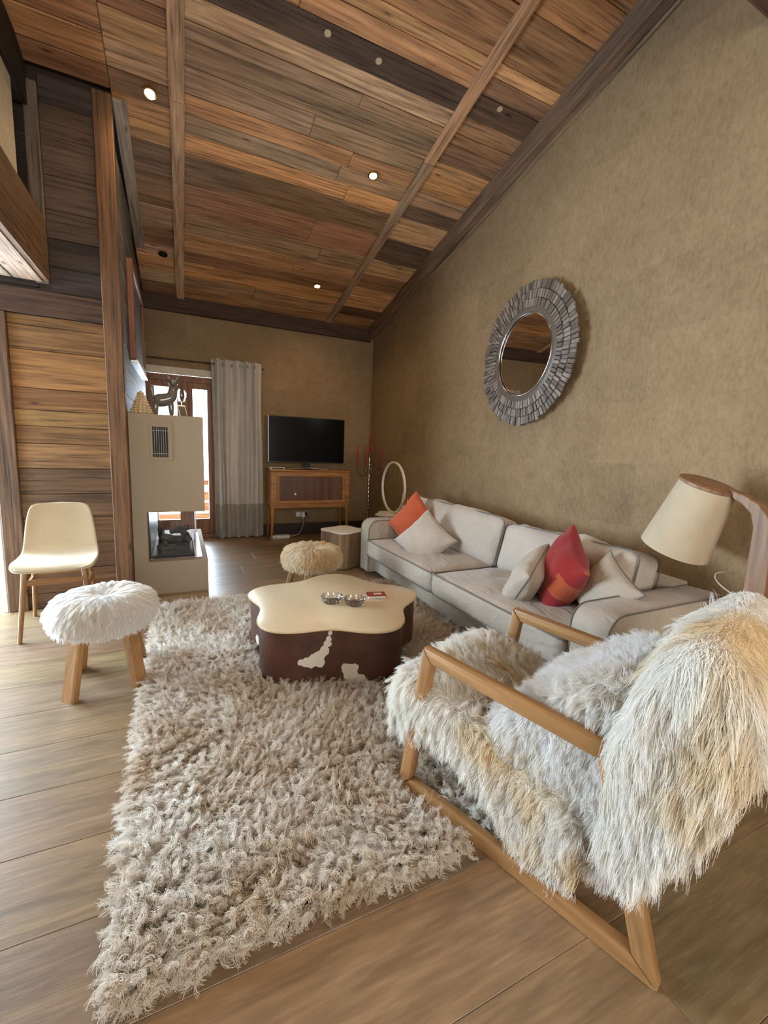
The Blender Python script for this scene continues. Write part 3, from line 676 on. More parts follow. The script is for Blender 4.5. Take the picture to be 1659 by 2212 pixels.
# ---- sofa (front faces -X)
sf = thing('sofa', 'long beige linen sofa with dark piping along the papered wall', 'sofa', (2.2, 2.7, 0))
SX, SY = 2.2, 2.7
def L(x, y, z): return (x-SX, y-SY, z)
def sbox(name, x0, x1, y0, y1, z0, z1, r, mat='linen', **kw):
    o = obj(name, soft_box(x1-x0, y1-y0, z1-z0, r, **kw), mat, sf, smooth=True); o.location = L((x0+x1)/2, (y0+y1)/2, (z0+z1)/2); return o
sbox('base', 1.80, 2.66, 1.44, 3.98, .035, .235, .02, cuts=10)
def arm(y0, y1, nm):
    prof = [(1.735, .03), (1.735, .47)]
    for k in range(9):
        a = PI-PI/2*k/8; prof.append((1.735+.10+.10*math.cos(a), .47+.10*math.sin(a)))
    prof += [(2.67, .572), (2.67, .03)]
    o = obj(nm, prism([(x-SX, z) for x, z in prof], y0-SY, y1-SY, 'y', .008, 2), 'linen', sf); smooth_ang(o, 35)
    pl = [(1.735, .03), (1.735, .47)]+prof[2:-2]+[(2.67, .572)]
    for yy in (y0, y1):
        obj('piping', tube([L(x, yy+(.002 if yy == y0 else -.002), z) for x, z in pl], .0045, 6), 'linen_dark', o).matrix_parent_inverse = Matrix.Identity(4)
arm(1.225, 1.435, 'arm'); arm(3.985, 4.195, 'arm')
sbox('back_frame', 2.52, 2.70, 1.43, 3.99, .03, .60, .03, cuts=10)
def seat_c(y0, y1, seed):
    o = sbox('seat_cushion', 1.70, 2.52, y0, y1, .215, .385, .035, cuts=18, crown=.038, wr=.028, wscale=6, seed=seed)
    for zz, r in ((.377, .006), (.222, .005)):
        a, b_, c, d = 1.703, 2.515, y0+.003, y1-.003; rr = .035; path = []
        for (cx, cy0, a0) in ((a+rr, c+rr, PI), (b_-rr, c+rr, 1.5*PI), (b_-rr, d-rr, 0), (a+rr, d-rr, .5*PI)):
            for k in range(5): path.append((cx+rr*math.cos(a0+PI/2*k/4)-o.location.x-SX, cy0+rr*math.sin(a0+PI/2*k/4)-o.location.y-SY, zz-o.location.z+.001))
        obj('piping', tube(path, r, 6, closed=True), 'linen_dark', o)
seat_c(1.44, 2.70, 1.0); seat_c(2.705, 3.98, 5.0)
def back_c(y0, y1, top, seed):
    tilt = math.radians(13); w = y1-y0; h = top-.36
    o = obj('back_cushion', soft_box(.225, w, h, .06, 18, 0, .03, 6, seed, fn=lambda c: Vector((c.x*(1+.75*max(0, 1-(c.y/(w/2))**2)*max(0, 1-(c.z/(h/2))**2)), c.y, c.z+(.016*math.sin(c.y*11+seed)+.010*math.sin(c.y*23+seed*2)+.028*(1-(c.y/(w/2))**2))*max(0, c.z/h)))), 'linen_light', sf, smooth=True)
    o.location = L(2.40, (y0+y1)/2, .36+h/2); o.rotation_euler = (rz(1.5 if seed > 5 else -1.0), tilt, rz(2 if seed > 5 else -2))
    for dx in (-.098, .098):
        rr = .06; path = []
        for (cy0, cz, a0) in ((-w/2+rr, -h/2+rr, PI), (w/2-rr, -h/2+rr, 1.5*PI), (w/2-rr, h/2-rr, 0), (-w/2+rr, h/2-rr, .5*PI)):
            for k in range(5): path.append((dx, cy0+(rr+.002)*math.cos(a0+PI/2*k/4), cz+(rr+.001)*math.sin(a0+PI/2*k/4)))
        obj('piping', tube(path, .0045, 6, closed=True), 'linen_dark', o)
back_c(1.50, 2.66, .745, 3.0); back_c(2.68, 3.86, .78, 9.0)
for (x, y) in ((1.85, 1.28), (1.85, 4.14), (2.62, 1.28), (2.62, 4.14)):
    obj('foot', lathe([(.02, 0), (.026, .035)], 12, center=L(x, y, 0)), 'dark_wood', sf)
# ---- scatter cushions on the sofa
def cushion(loc, rot, w, h, t, mats, label, seed, pinch=.10, pip=True, piping='linen_dark'):
    b, rim = pillow(w, h, t, pinch, seed=seed)
    o = obj('scatter_cushion', b, mats, smooth=True); o.location = loc; o.rotation_euler = rot
    tag(o, label, 'cushion', 'scatter cushions on the sofa')
    if pip: obj('piping', tube(rim, .004, 6, closed=True), piping, o)
    return o
cushion((2.11, 3.72, .575), (rz(-14), rz(38), rz(-75)), .47, .47, .19, ['rust'], 'rust-orange cushion tipped on its corner at the far end of the sofa', 2.0, pip=False)
cushion((1.98, 3.27, .50), (rz(-32), rz(35), rz(-70)), .43, .43, .19, ['linen_light'], 'pale linen cushion leaning in front of the rust-orange one', 4.0)
cushion((2.36, 3.93, .62), (rz(-10), rz(5), rz(-70)), .40, .40, .12, ['linen_light'], 'white linen cushion tucked in the far sofa corner behind the rust-orange one', 6.0)
cushion((1.99, 2.02, .49), (rz(-28), rz(20), rz(-150)), .40, .40, .20, ['linen'], 'beige piped cushion leaning at the left of the red cushion', 8.0)
red = cushion((2.10, 1.85, .575), (rz(-20), rz(28), rz(-125)), .46, .46, .20, ['red', 'red_brown'], 'crimson patchwork cushion standing on its corner near the armchair', 10.0, pip=False)
for p in red.data.polygons:
    if p.center.x > .13 and int((p.center.z+.3)/.13) % 2 == 0: p.material_index = 1
cushion((2.15, 1.575, .535), (rz(-24), rz(25), rz(-112)), .37, .35, .17, ['linen'], 'beige piped cushion between the red cushion and the near sofa arm', 12.0)

# ---- armchair with sheepskins
AO = (.73, 1.325, 0); ac = thing('armchair', 'oak-framed lounge armchair draped with long cream sheepskins', 'armchair', AO, math.atan2(.314, .949))
CP = [(0, 0), (.093, .597), (.735, .563), (.89, 0)]
def inset(poly, w):
    n = len(poly); out = []; cx = sum(p[0] for p in poly)/n; cz = sum(p[1] for p in poly)/n
    for i in range(n):
        p0, p1, p2 = Vector(poly[i-1]), Vector(poly[i]), Vector(poly[(i+1) % n])
        e1, e2 = (p1-p0).normalized(), (p2-p1).normalized(); n1, n2 = Vector((-e1.y, e1.x)), Vector((-e2.y, e2.x))
        c = Vector((cx, cz))
        if (c-p1).dot(n1) < 0: n1 = -n1
        if (c-p1).dot(n2) < 0: n2 = -n2
        bis = (n1+n2).normalized(); out.append(p1+bis*w/max(.3, bis.dot(n1)))
    return out
IN = inset(CP, .050)
for v0 in (0.0, .617):
    for nm, (i, j) in (('front_leg', (0, 1)), ('arm_rail', (1, 2)), ('rear_leg', (2, 3)), ('bottom_rail', (3, 0))):
        p0, p1 = Vector(CP[i]), Vector(CP[j]); e = (p1-p0).normalized(); nn_ = Vector((-e.y, e.x))
        q = [((Vector(w)-p0).dot(e), (Vector(w)-p0).dot(nn_)) for w in (CP[i], CP[j], IN[j], IN[i])]
        o = smooth_ang(obj(nm, prism(q, 0, .043, 'z', .008, 2), 'oak', ac), 30)
        # local x runs along the rail; (u,z) -> chair (-u on y, z)
        o.matrix_basis = Matrix(((0, 0, -1, v0+.043), (-e.x, -nn_.x, 0, -p0.x), (e.y, nn_.y, 0, p0.y), (0, 0, 0, 1)))
for (u, z, r) in ((.080, .33, .016), (.785, .27, .016)):
    obj('cross_bar', tube([(.04, -u, z), (.62, -u, z)], r, 10), 'oak', ac)
bp = [(.66, .26), (.74, .45), (.835, .72), (.88, .85), (.93, .85), (.958, .75), (.962, .52), (.93, .48), (.79, .45), (.69, .25)]
smooth_ang(obj('back_panel', prism([(-a, z) for a, z in bp], .05, .61, 'x', .006, 2), 'tan_leather', ac), 30)
sp = [(.0, .36), (.2, .33), (.45, .27), (.68, .24), (.68, .215), (.45, .245), (.2, .305), (.0, .335)]
smooth_ang(obj('seat_sling', prism([(-a, z) for a, z in sp], .05, .61, 'x', .004, 2), 'tan_leather', ac), 30)
def drape(name, prof, vc, hw, r, skirt, th, mat_mesh, ns=34, nc=40, sag=0.0, bulge=0.0):
    """skin laid along prof (u,z), hanging over both sides; returns object and outer-layer points, normals, and hang fraction"""
    pr = [Vector((a, z)) for a, z in prof]; acc = [0]
    for a, b_ in zip(pr, pr[1:]): acc.append(acc[-1]+(b_-a).length)
    def at(s):
        d = s*acc[-1]
        for i in range(len(pr)-1):
            if d <= acc[i+1] or i == len(pr)-2:
                f = (d-acc[i])/(acc[i+1]-acc[i])
                p0, p1, p2, p3 = pr[max(i-1, 0)], pr[i], pr[i+1], pr[min(i+2, len(pr)-1)]
                p = .5*((2*p1)+(-p0+p2)*f+(2*p0-5*p1+4*p2-p3)*f*f+(-p0+3*p1-3*p2+p3)*f**3); return p
    G = []; NN = []; HG = []
    for i in range(ns+1):
        s = i/ns; p = at(s); q = (at(min(1, s+.02))-at(max(0, s-.02))).normalized(); nrm = Vector((-q.y, q.x))      # (u,z) normal
        row = []; nr = []; hgr = []
        for j in range(nc+1):
            c = -1+2*j/nc; side = -1 if c < 0 else 1; sk = skirt(s, side, p); tot = hw+r*PI/2+sk; d = abs(c)*tot
            if d < hw: v, dz, th_ = d, 0, 0
            elif d < hw+r*PI/2: a = (d-hw)/r; v, dz, th_ = hw+r*math.sin(a), r*(1-math.cos(a)), a
            else: v, dz, th_ = hw+r, r+(d-hw-r*PI/2), PI/2
            n3 = Vector((side*math.sin(th_), -nrm.x*math.cos(th_), nrm.y*math.cos(th_)))
            bl = bulge*(1-(min(d, hw)/hw)**2)*math.sin(PI*min(1, max(0, s)))
            pt = Vector((vc+side*v, -p.x, p.y-dz))+Vector((0, -nrm.x, nrm.y))*bl
            pt += n3*.012*noise.noise(Vector((s*5, c*4, len(name))))
            row.append(pt); nr.append(n3); hgr.append(math.sin(th_))
        G.append(row); NN.append(nr); HG.append(hgr)
    b = bmesh.new(); top = [[p+n*th*.5 for p, n in zip(a, c)] for a, c in zip(G, NN)]; bot = [[p-n*th*.5 for p, n in zip(a, c)] for a, c in zip(G, NN)]
    full = [list(x)+list(y_[::-1]) for x, y_ in zip(top, bot)]
    grid_mesh(full, closed_u=True, bm=b, caps=True)
    o = smooth_ang(obj(name, b, mat_mesh, ac), 60)
    return o, np.array([[list(p) for p in rw] for rw in top]), np.array([[list(n) for n in rw] for rw in NN]), np.array(HG)
def drape_fur(o, top, NN, HG, mat, n, seed, length, grav, comb_dir, lift=.5, per=13, spread=.009, radius=.00075, curl=.002, turns=.6, wild=.18, clump=.8, hang=.9):
    rg = np.random.default_rng(seed); ns, nc = top.shape[0]-1, top.shape[1]-1
    A = np.linalg.norm(np.cross(top[1:, :-1]-top[:-1, :-1], top[:-1, 1:]-top[:-1, :-1]), axis=2).ravel()
    k = rg.choice(len(A), n, p=A/A.sum()); i, j = k//nc, k % nc; f, g = rg.random((n, 1)), rg.random((n, 1))
    def bl(T): return T[i, j]*(1-f)*(1-g)+T[i+1, j]*f*(1-g)+T[i, j+1]*(1-f)*g+T[i+1, j+1]*f*g
    P, N = bl(top), bl(NN); H = HG[i, j][:, None]
    cmb = np.array(comb_dir)[None, :]*(1-H)+np.array([0, 0, -hang])[None, :]*H
    sw = np.array([list(noise.noise_vector(Vector((p[0]*5, p[1]*5, p[2]*5+seed)))) for p in P])*.55
    return strands('sheepskin_wool', o, P, N, mat, per=per, spread=spread, length=length, pts=8, comb=cmb+sw, lift=lift, grav=grav, wild=wild, curl=curl, turns=turns, radius=radius, clump=clump, seed=seed)
seat_prof = [(-.045, .26), (-.062, .34), (-.03, .415), (.06, .435), (.2, .40), (.35, .345), (.52, .30), (.66, .275)]
def sk_seat(s, side, p): return (.13+.05*math.sin(s*9))*(1 if side < 0 else .8) if s > .22 else .03
r_ = drape('seat_skin', seat_prof, .33, .255, .035, sk_seat, .03, 'hide_back')
drape_fur(*r_, 'fur_cream', 11000, 21, (.045, .08), 1.1, (0, .5, -.1), curl=.004, turns=1.1, per=14, spread=.009, radius=.0006, clump=.6)
cush_prof = [(.33, .33), (.37, .42), (.45, .50), (.55, .575), (.64, .635), (.71, .65), (.745, .60)]
def sk_cush(s, side, p): return max(.04, (p.y-(.19 if s > .4 else .27))*(1 if side < 0 else .6))
r_ = drape('lumbar_skin', cush_prof, .335, .215, .04, sk_cush, .03, 'hide_back')
drape_fur(*r_, 'fur_white', 10000, 22, (.035, .06), .8, (0, .35, -.25), lift=.7, curl=.002, per=14, radius=.0006, clump=.5, wild=.28)
back_prof = [(.742, .60), (.772, .68), (.81, .785), (.852, .858), (.905, .872), (.95, .83), (.968, .77), (.97, .71)]
def sk_back(s, side, p):
    base = max(.03, p.y-(.33 if s < .4 else .33+.13*min(1, (s-.4)/.2)))*(1.0 if side < 0 else .8); return base*(.85+.15*math.sin(PI*min(1, max(0, s*1.15))))*(1 if s < .62 else max(.25, 1-(s-.62)*2.2))
r_ = drape('back_skin', back_prof, .33, .285, .05, sk_back, .03, 'hide_back')
drape_fur(*r_, 'fur_yellow', 13000, 23, (.06, .105), 1.5, (-.35, -.1, -.75), lift=.38, curl=.003, turns=.5, wild=.2, per=14, spread=.011, radius=.0006, clump=.55)
# ================================================================== FIREPLACE
FX0, FX1, FY0, FY1 = -.372, .185, 4.0, 5.5
fp = thing('fireplace', 'white plastered see-through fireplace block with floating hood and low hearth', 'fireplace', (0, 4.7, 0))
def fo(name, bm, mat, parent=fp, **kw):
    o = obj(name, bm, mat, parent, **kw)
    if parent is fp: o.location = (0, -4.7, 0)
    return o
fo('hearth_base', box(FX0, .195, FY0, FY1, 0, .287, .001, 1), 'white_plaster')
fo('hood', box(FX0, .178, FY0, FY1, .712, 1.515, .001, 1), 'white_plaster')
fo('column', box(FX0, -.266, FY0+.0003, FY1-.002, .286, .713), 'white_plaster')
fo('firebox_liner', box(-.266, -.256, FY0+.06, FY1-.06, .30, .71), 'dark_metal')
fo('fire_tray', box(-.25, .085, FY0+.12, FY0+.85, .289, .315, .004), 'soot')
for (a, b_) in ((.095, .105), (.125, .131)): fo('track', box(a, b_, FY0+.10, FY1-.2, .287, .295), 'black_plastic')
fo('ash_shelf', box(.090, .150, FY0+.09, FY1-.25, .2872, .2905), 'chrome')
fo('front_pane', box(-.256, .10, FY0+.095, FY0+.101, .29, .712), 'pane_glass'); fo('side_pane', box(.10, .106, FY0+.095, FY0+.95, .29, .712), 'pane_glass')
fo('pane_edge', box(.096, .108, FY0+.092, FY0+.104, .29, .712), 'chrome')
gv = fo('vent_frame', box(-.228, -.058, FY0-.008, FY0+.002, 1.147, 1.440, .003), 'white_plaster')
fo('vent_opening', box(-.204, -.092, FY0-.011, FY0-.006, 1.170, 1.415), 'soot')
for k in range(6): obj('vent_slat', box(-.1915+.0165*k, -.1885+.0165*k, FY0-.016, FY0-.0115, 1.172, 1.413), 'grey_plaster', gv)
for zz in (1.20, 1.385): obj('vent_bar', box(-.203, -.093, FY0-.0185, FY0-.0165, zz-.002, zz+.002), 'grey_plaster', gv)
def log(p0, p1, r, label, seed):
    b = bmesh.new(); p0, p1 = Vector(p0), Vector(p1); G = []; d = (p1-p0).normalized(); n1 = d.orthogonal().normalized(); n2 = d.cross(n1)
    for i in range(9):
        c = p0.lerp(p1, i/8); row = []
        for k in range(10):
            a = 2*PI*k/10; dirv = math.cos(a)*n1+math.sin(a)*n2; rr = r*(.85+.45*noise.noise(Vector((dirv.x*2+seed, dirv.y*2+i*.7, dirv.z*2))))
            row.append(c+dirv*rr)
        G.append(row)
    grid_mesh(G, closed_u=True, bm=b, caps=True)
    return tag(obj('burnt_log', b, 'char'), label, 'log', 'charred logs in the fireplace')
for i, (a, b_, r, lb) in enumerate((((-.21, 4.20, .36), (.05, 4.24, .355), .046, 'thick charred log lying along the front of the fire tray'),
        ((-.20, 4.45, .365), (.05, 4.40, .37), .05, 'charred log lying at the back of the fire tray'),
        ((-.19, 4.30, .44), (.03, 4.36, .40), .036, 'charred log slanting down to the right across the pile'),
        ((-.16, 4.26, .38), (-.19, 4.52, .475), .036, 'charred log propped steeply at the left of the pile'),
        ((.045, 4.22, .43), (-.03, 4.55, .475), .034, 'charred log propped at the right end of the pile'),
        ((-.10, 4.40, .47), (.04, 4.50, .485), .032, 'topmost short charred log on the pile'))): log(a, b_, r, lb, i*3.1)
# ---- ornaments on the hood
tr = thing('ceramic_tree', 'small cream ceramic fir tree with rounded scales on the fireplace hood', 'ornament', (-.283, 4.13, 1.516))
smooth_ang(obj('core', lathe([(.07, 0), (.062, .03), (.03, .12), (.008, .185), (0, .19)], 16), 'ceramic', tr), 60)
bs = bmesh.new(); bmesh.ops.create_icosphere(bs, subdivisions=1, radius=1.0); ms = bpy.data.meshes.new('scale'); bs.to_mesh(ms); bs.free(); ms.materials.append(MATS['ceramic']); ms.polygons.foreach_set('use_smooth', [True]*len(ms.polygons))
for lv in range(8):
    rr = .074*(1-lv/8.6); nn_ = max(5, int(15*(1-lv/9)))
    for k in range(nn_):
        a = 2*PI*(k+.5*(lv % 2))/nn_; o = obj('scale', ms, 'ceramic', tr); o.location = (rr*math.cos(a), rr*math.sin(a), .014+lv*.0215); o.scale = (.016, .016, .014)
dg = thing('deer_figurine', 'smoky glass standing deer figurine with upturned tail on the fireplace hood', 'figurine', (-.11, 4.22, 1.516))
def limb(pts, name, n=10):
    o = obj(name, tube([p for p, r in pts], [r*1.28 for p, r in pts], n), 'smoked_glass', dg); smooth_ang(o, 70); md = o.modifiers.new('s', 'SUBSURF'); md.levels = 1; md.render_levels = 1; return o
limb([((-.085, 0, .115), .022), ((-.065, 0, .125), .045), ((-.03, 0, .13), .048), ((.01, 0, .14), .045), ((.045, -.005, .155), .042), ((.06, -.008, .185), .034), ((.066, -.012, .225), .028), ((.066, -.018, .265), .027)], 'body')
hd = limb([((.062, -.008, .262), .024), ((.065, -.02, .285), .033), ((.068, -.04, .29), .030), ((.069, -.065, .278), .019), ((.069, -.080, .270), .012)], 'head')
for s in (-1, 1):
    limb([((.066+s*.018, -.015, .305), .008), ((.066+s*.038, -.012, .328), .014), ((.066+s*.050, -.012, .345), .005)], 'ear')
    limb([((.045, s*.022, .13), .024), ((.047, s*.022, .06), .017), ((.048, s*.022, .0), .015)], 'leg'); limb([((-.068, s*.022, .115), .026), ((-.074, s*.022, .055), .017), ((-.068, s*.022, .0), .014)], 'leg')
limb([((-.085, 0, .135), .011), ((-.092, 0, .185), .010), ((-.098, 0, .225), .020), ((-.104, 0, .262), .010)], 'tail')
gl = thing('glass_goblet', 'clear round glass goblet standing behind the deer figurine', 'glass', (.02, 4.42, 1.516))
smooth_ang(obj('foot', lathe([(.028, 0), (.026, .004), (.004, .012), (.0035, .10), (.004, .145)], 20), 'crystal', gl), 50)
smooth_ang(obj('bowl', lathe([(.004, .145), (.028, .156), (.041, .19), (.040, .225), (.030, .258), (.028, .258), (.038, .225), (.039, .19), (.026, .159), (.0, .150)], 24), 'crystal', gl), 60)
pf = thing('photo_frame', 'small dark picture in a silver frame leaning back on the fireplace hood', 'frame', (.035, 4.33, 1.516), math.radians(24)); 
o = obj('frame', box(-.036, .036, -.006, .006, 0, .125, .003), 'silver_frame', pf); o.rotation_euler = (rz(-26), 0, 0); o.location.z = .002
o = obj('picture', box(-.029, .029, -.0075, -.0062, .008, .110), 'print', pf); o.rotation_euler = (rz(-26), 0, 0); o.location.z = .002
# ---- big picture on the boarded side wall
pc = thing('wall_picture', 'large dark framed picture on the boarded wall above the fireplace', 'picture', (XS, 5.05, 2.0))
for nm, bb in (('frame_side', box(0, .05, -.62, -.55, 0, .82, .004)), ('frame_side', box(0, .05, .55, .62, 0, .82, .004)), ('frame_top', box(0, .05, -.55, .55, .75, .82, .004))): obj(nm, bb, 'door_wood', pc)
obj('frame_bottom', box(0, .05, -.55, .55, 0, .07, .004), 'door_wood', pc); obj('lower_ledge', box(.0, .062, -.58, .60, -.025, -.001, .003), 'silver_frame', pc); obj('canvas', box(.004, .03, -.55, .55, .07, .75), 'print', pc)
# ================================================================== TV CORNER
cu_ = thing('curtain_rod', 'dark metal curtain rod above the glazed balcony door', 'curtain rod', (.35, 6.31, 2.352))
obj('rod', tube([(XS-.35+.02, 0, 0), (.70, 0, 0)], .0085, 10), 'dark_metal', cu_); obj('finial', lathe([(.0, -.014), (.012, -.008), (.014, 0), (.012, .008), (0, .014)], 12, center=(.712, 0, 0)), 'dark_metal', cu_)
obj('bracket', tube([(.665, .06, -.01), (.665, .0, -.01)], .006, 8), 'dark_metal', cu_)
ct = thing('curtain', 'long grey-beige curtain with taupe hem bunched beside the balcony door', 'curtain', (.72, 6.27, 0))
def fold(u, z):
    x = -.345+.70*u; k = 1-.12*(1-z/2.4); ph = u*PI*2*5.6+.9*math.sin(u*5)
    fan = .02*math.sin(z*2.0+u*7); amp = .06*(.75+.4*math.sin(u*9+1))*(.9+.25*(1-z/2.4))
    if u > .72: amp *= .6
    return Vector((x*k*(.93 if z > 1.8 else .93+.12*(1.8-z)/1.8)+fan*.5, amp*math.sin(ph)+.012*math.sin(z*3+u*20)-.012*(1-z/2.4), z))
def sheet(z0, z1, nz, th=.0025):
    b = bmesh.new(); A = [[fold(j/180, z0+(z1-z0)*i/nz)+Vector((0, -th, 0)) for j in range(181)]+[fold(j/180, z0+(z1-z0)*i/nz)+Vector((0, th, 0)) for j in range(180, -1, -1)] for i in range(nz+1)]
    return grid_mesh(A, closed_u=True, bm=b, caps=True)
smooth_ang(obj('drape', sheet(.481, 2.415, 26), 'curtain', ct), 70); smooth_ang(obj('hem_band', sheet(.012, .480, 8), 'curtain_band', ct), 70)
for u in (.06, .22, .38, .54, .70, .86):
    p = fold(u, 2.352); obj('grommet', tube([(p.x+.022*math.cos(a)*.35, p.y+.022*math.cos(a)*.94, 2.352+.022*math.sin(a)) for a in [2*PI*k/14 for k in range(14)]], .004, 6, closed=True), 'dark_metal', ct)
# ---- cabinet
kb = thing('tv_cabinet', 'honey-coloured vintage cabinet on tapered legs under the television', 'cabinet', (1.68, 6.13, 0))
W2, D2 = .58, .185
obj('body', box(-W2, W2, -D2, D2+.01, .465, .965, .018, 3), 'honey_wood', kb); obj('top', box(-W2-.006, W2+.006, -D2-.006, D2+.012, .962, .986, .008, 2), 'honey_wood', kb)
obj('lower_rail', box(-W2+.02, W2-.02, -D2-.004, D2, .448, .495, .006, 2), 'honey_wood', kb)
for k in range(4):
    a, b_ = -.455+.2275*k, -.455+.2275*(k+1)
    if k < 2: pass
for (a, b_) in ((-.455, -.002), (.002, .455)):
    dd = obj('door', box(a, b_, -D2-.007, -D2+.004, .555, .895, .002), 'burl', kb)
    if a < -.1: obj('knob', lathe([(.0, -.018), (.014, -.016), (.017, -.008), (.010, 0)], 16), 'white_top', dd); dd.children[0].rotation_euler = (-PI/2, 0, 0); dd.children[0].location = (-.243, -D2-.007-.001, .649)
for bb in (box(-.495, .495, -D2-.014, -D2, .895, .925, .006, 2), box(-.495, .495, -D2-.014, -D2, .525, .555, .006, 2), box(-.495, -.457, -D2-.014, -D2, .5555, .8945, .006, 2), box(.457, .495, -D2-.014, -D2, .5555, .8945, .006, 2)): obj('moulding', bb, 'honey_wood', kb)
for sx in (-1, 1):
    for yy in (-D2+.035, D2-.03): obj('leg', tube([(sx*(W2-.035), yy, .47), (sx*(W2-.035), yy, .36), (sx*(W2-.02), yy-.004, 0)], [.033, .025, .011], 10), 'honey_z', kb)
tv = thing('television', 'black flat-screen television on the honey wood cabinet', 'television', (1.655, 6.12, .986))
obj('housing', box(-.555, .555, -.012, .022, .100, .738, .004), 'black_plastic', tv); obj('screen', box(-.545, .545, -.0135, -.012, .112, .729), 'screen', tv)
obj('edge_trim', box(-.558, -.553, -.013, .01, .100, .738), 'chrome', tv); obj('neck', box(-.04, .04, -.01, .02, .012, .11, .004), 'black_plastic', tv)
smooth_ang(obj('stand', tube([(-.30, -.075, .006), (-.05, -.045, .022), (0, -.04, .026), (.05, -.045, .022), (.30, -.075, .006)], [.006, .009, .011, .009, .006], 8), 'chrome', tv), 50); obj('stand_foot', box(-.20, .20, -.03, .06, .0005, .011, .004), 'black_plastic', tv)
sb = thing('set_top_box', 'flat grey set-top box at the left end of the TV cabinet', 'device', (1.20, 6.03, .9865)); obj('case', box(-.10, .10, -.065, .065, 0, .03, .006, 2), 'white_plastic', sb); obj('front', box(-.085, .085, -.0665, -.065, .006, .024), 'black_plastic', sb)
wsck = thing('wall_socket', 'double wall socket with white plug under the TV cabinet', 'socket', (1.63, 6.349, .30))
obj('plate', box(-.085, .085, -.010, 0, -.04, .04, .004), 'grey_plaster', wsck); obj('plug', box(.0, .05, -.05, -.011, -.045, .03, .006, 2), 'white_plastic', wsck)
obj('insert', box(-.075, -.015, -.013, -.010, -.03, .03, .003), 'white_plastic', wsck); obj('adapter', box(.06, .082, -.04, -.011, -.02, .03, .004), 'black_plastic', wsck)
cd = thing('power_cord', 'grey power cord trailing from the socket to the floor box', 'cord', (1.6, 6.18, 0))
obj('cable', tube([(.055, .12, .25), (.06, .10, .20), (.03, .07, .14), (0, .03, .08), (-.06, -.02, .03), (-.15, -.05, .01), (-.26, -.03, .01)], .004, 6), 'white_plastic', cd)
obj('cable', tube([(.10, .128, .29), (.13, .10, .26), (.14, .09, .20), (.11, .09, .17), (.08, .10, .20), (.07, .12, .25), (.085, .128, .285)], .004, 6), 'black_plastic', cd)
fb = thing('floor_box', 'white power strip box on the floor under the TV cabinet', 'device', (1.26, 6.08, 0)); obj('case', box(-.13, .13, -.05, .05, 0, .045, .008, 2), 'white_plastic', fb); obj('switch', box(-.085, -.065, -.0515, -.05, .016, .03), 'box_red', fb)
# ---- candelabra
cn = thing('candelabra', 'tall silver five-arm candelabra with red candles in the corner', 'candelabra', (2.475, 5.75, 0))
pr = [(.11, 0), (.11, .012), (.05, .03), (.022, .06), (.016, .10)]
zz = .10
while zz < .90: pr += [(.011, zz+.02), (.015, zz+.035), (.011, zz+.05)] if zz < .55 else [(.010, zz+.02), (.019, zz+.04), (.010, zz+.06)]; zz += .06
pr += [(.012, .97), (.026, .99), (.012, 1.01), (.010, 1.06), (.018, 1.08), (.010, 1.10), (.010, 1.19)]
smooth_ang(obj('stem', lathe(pr, 16), 'old_silver', cn), 50)
def candle(x, y, z, h, tilt):
    k = obj('candle_cup', lathe([(.010, 0), (.020, .01), (.016, .03), (.022, .045), (.036, .052), (.036, .056), (.014, .058)], 16), 'old_silver', cn, smooth=True); k.location = (x, y, z)
    c = obj('candle', lathe([(.0115, 0), (.011, h*.9), (.008, h*.98), (.002, h)], 12), 'red_wax', cn, smooth=True); c.location = (x, y, z+.056); c.rotation_euler = (0, tilt, 0)
    obj('wick', tube([(0, 0, h-.005), (.001, 0, h+.012)], .0015, 5), 'soot', c)
candle(0, 0, 1.19, .275, .03)
for (dx, dy, dz) in ((-.200, -.03, .0), (-.125, -.15, -.02), (.095, .14, .01), (.185, .02, -.025)):
    candle(dx, dy, 1.02+dz, .285, .02 if dx > 0 else .01)
    smooth_ang(obj('arm', tube([(0, 0, .97), (dx*.3, dy*.3, .93), (dx*.65, dy*.65, .93), (dx*.93, dy*.93, .965), (dx, dy, 1.022+dz)], .0065, 8), 'old_silver', cn), 60)
# ---- lobed trunk side tables, ring lamp, gold holders
def trunk_table(loc, R, h, t0, n, label, k=96, name='side_table'):
    t = thing(name, label, 'table', loc, 0, 'trunk-shaped side tables'); P_ = [((R+R*.13*math.cos(n*(a-t0)))*math.cos(a), (R+R*.13*math.cos(n*(a-t0)))*math.sin(a)) for a in [2*PI*i/k for i in range(k)]]
    smooth_ang(obj('trunk', prism([(x*.985, y*.985) for x, y in P_], .012, h-.012, 'z'), 'trunk_wood', t), 30); smooth_ang(obj('plinth', prism([(x*.95, y*.95) for x, y in P_], 0, .012, 'z'), 'dark_wood', t), 30)
    smooth_ang(obj('tabletop', prism(P_, h-.012, h, 'z', .003, 1), 'white_top', t), 30); return t
trunk_table((1.63, 4.46, 0), .225, .405, math.radians(-112), 4, 'trunk-shaped side table with white clover top beside the far sofa arm')
trunk_table((2.46, 4.86, 0), .245, .50, math.radians(-80), 4, 'pale-topped trunk side table behind the far sofa arm, under the ring lamp')
rl = thing('ring_lamp', 'white ring-shaped table lamp on the trunk table behind the sofa', 'lamp', (2.44, 4.88, .5005))
smooth_ang(obj('base_plate', lathe([(.09, 0), (.09, .006), (.085, .009), (.0, .009)], 32), 'ring_white', rl), 40)
G = []
for i in range(72):
    a = 2*PI*i/72; c, s = math.cos(a), math.sin(a); row = []
    for (dr_, dx) in ((-.009, -.013), (.009, -.013), (.009, .013), (-.009, .013)): row.append((dx, (.318+dr_)*c, .336+(.318+dr_)*s))
    G.append(row)
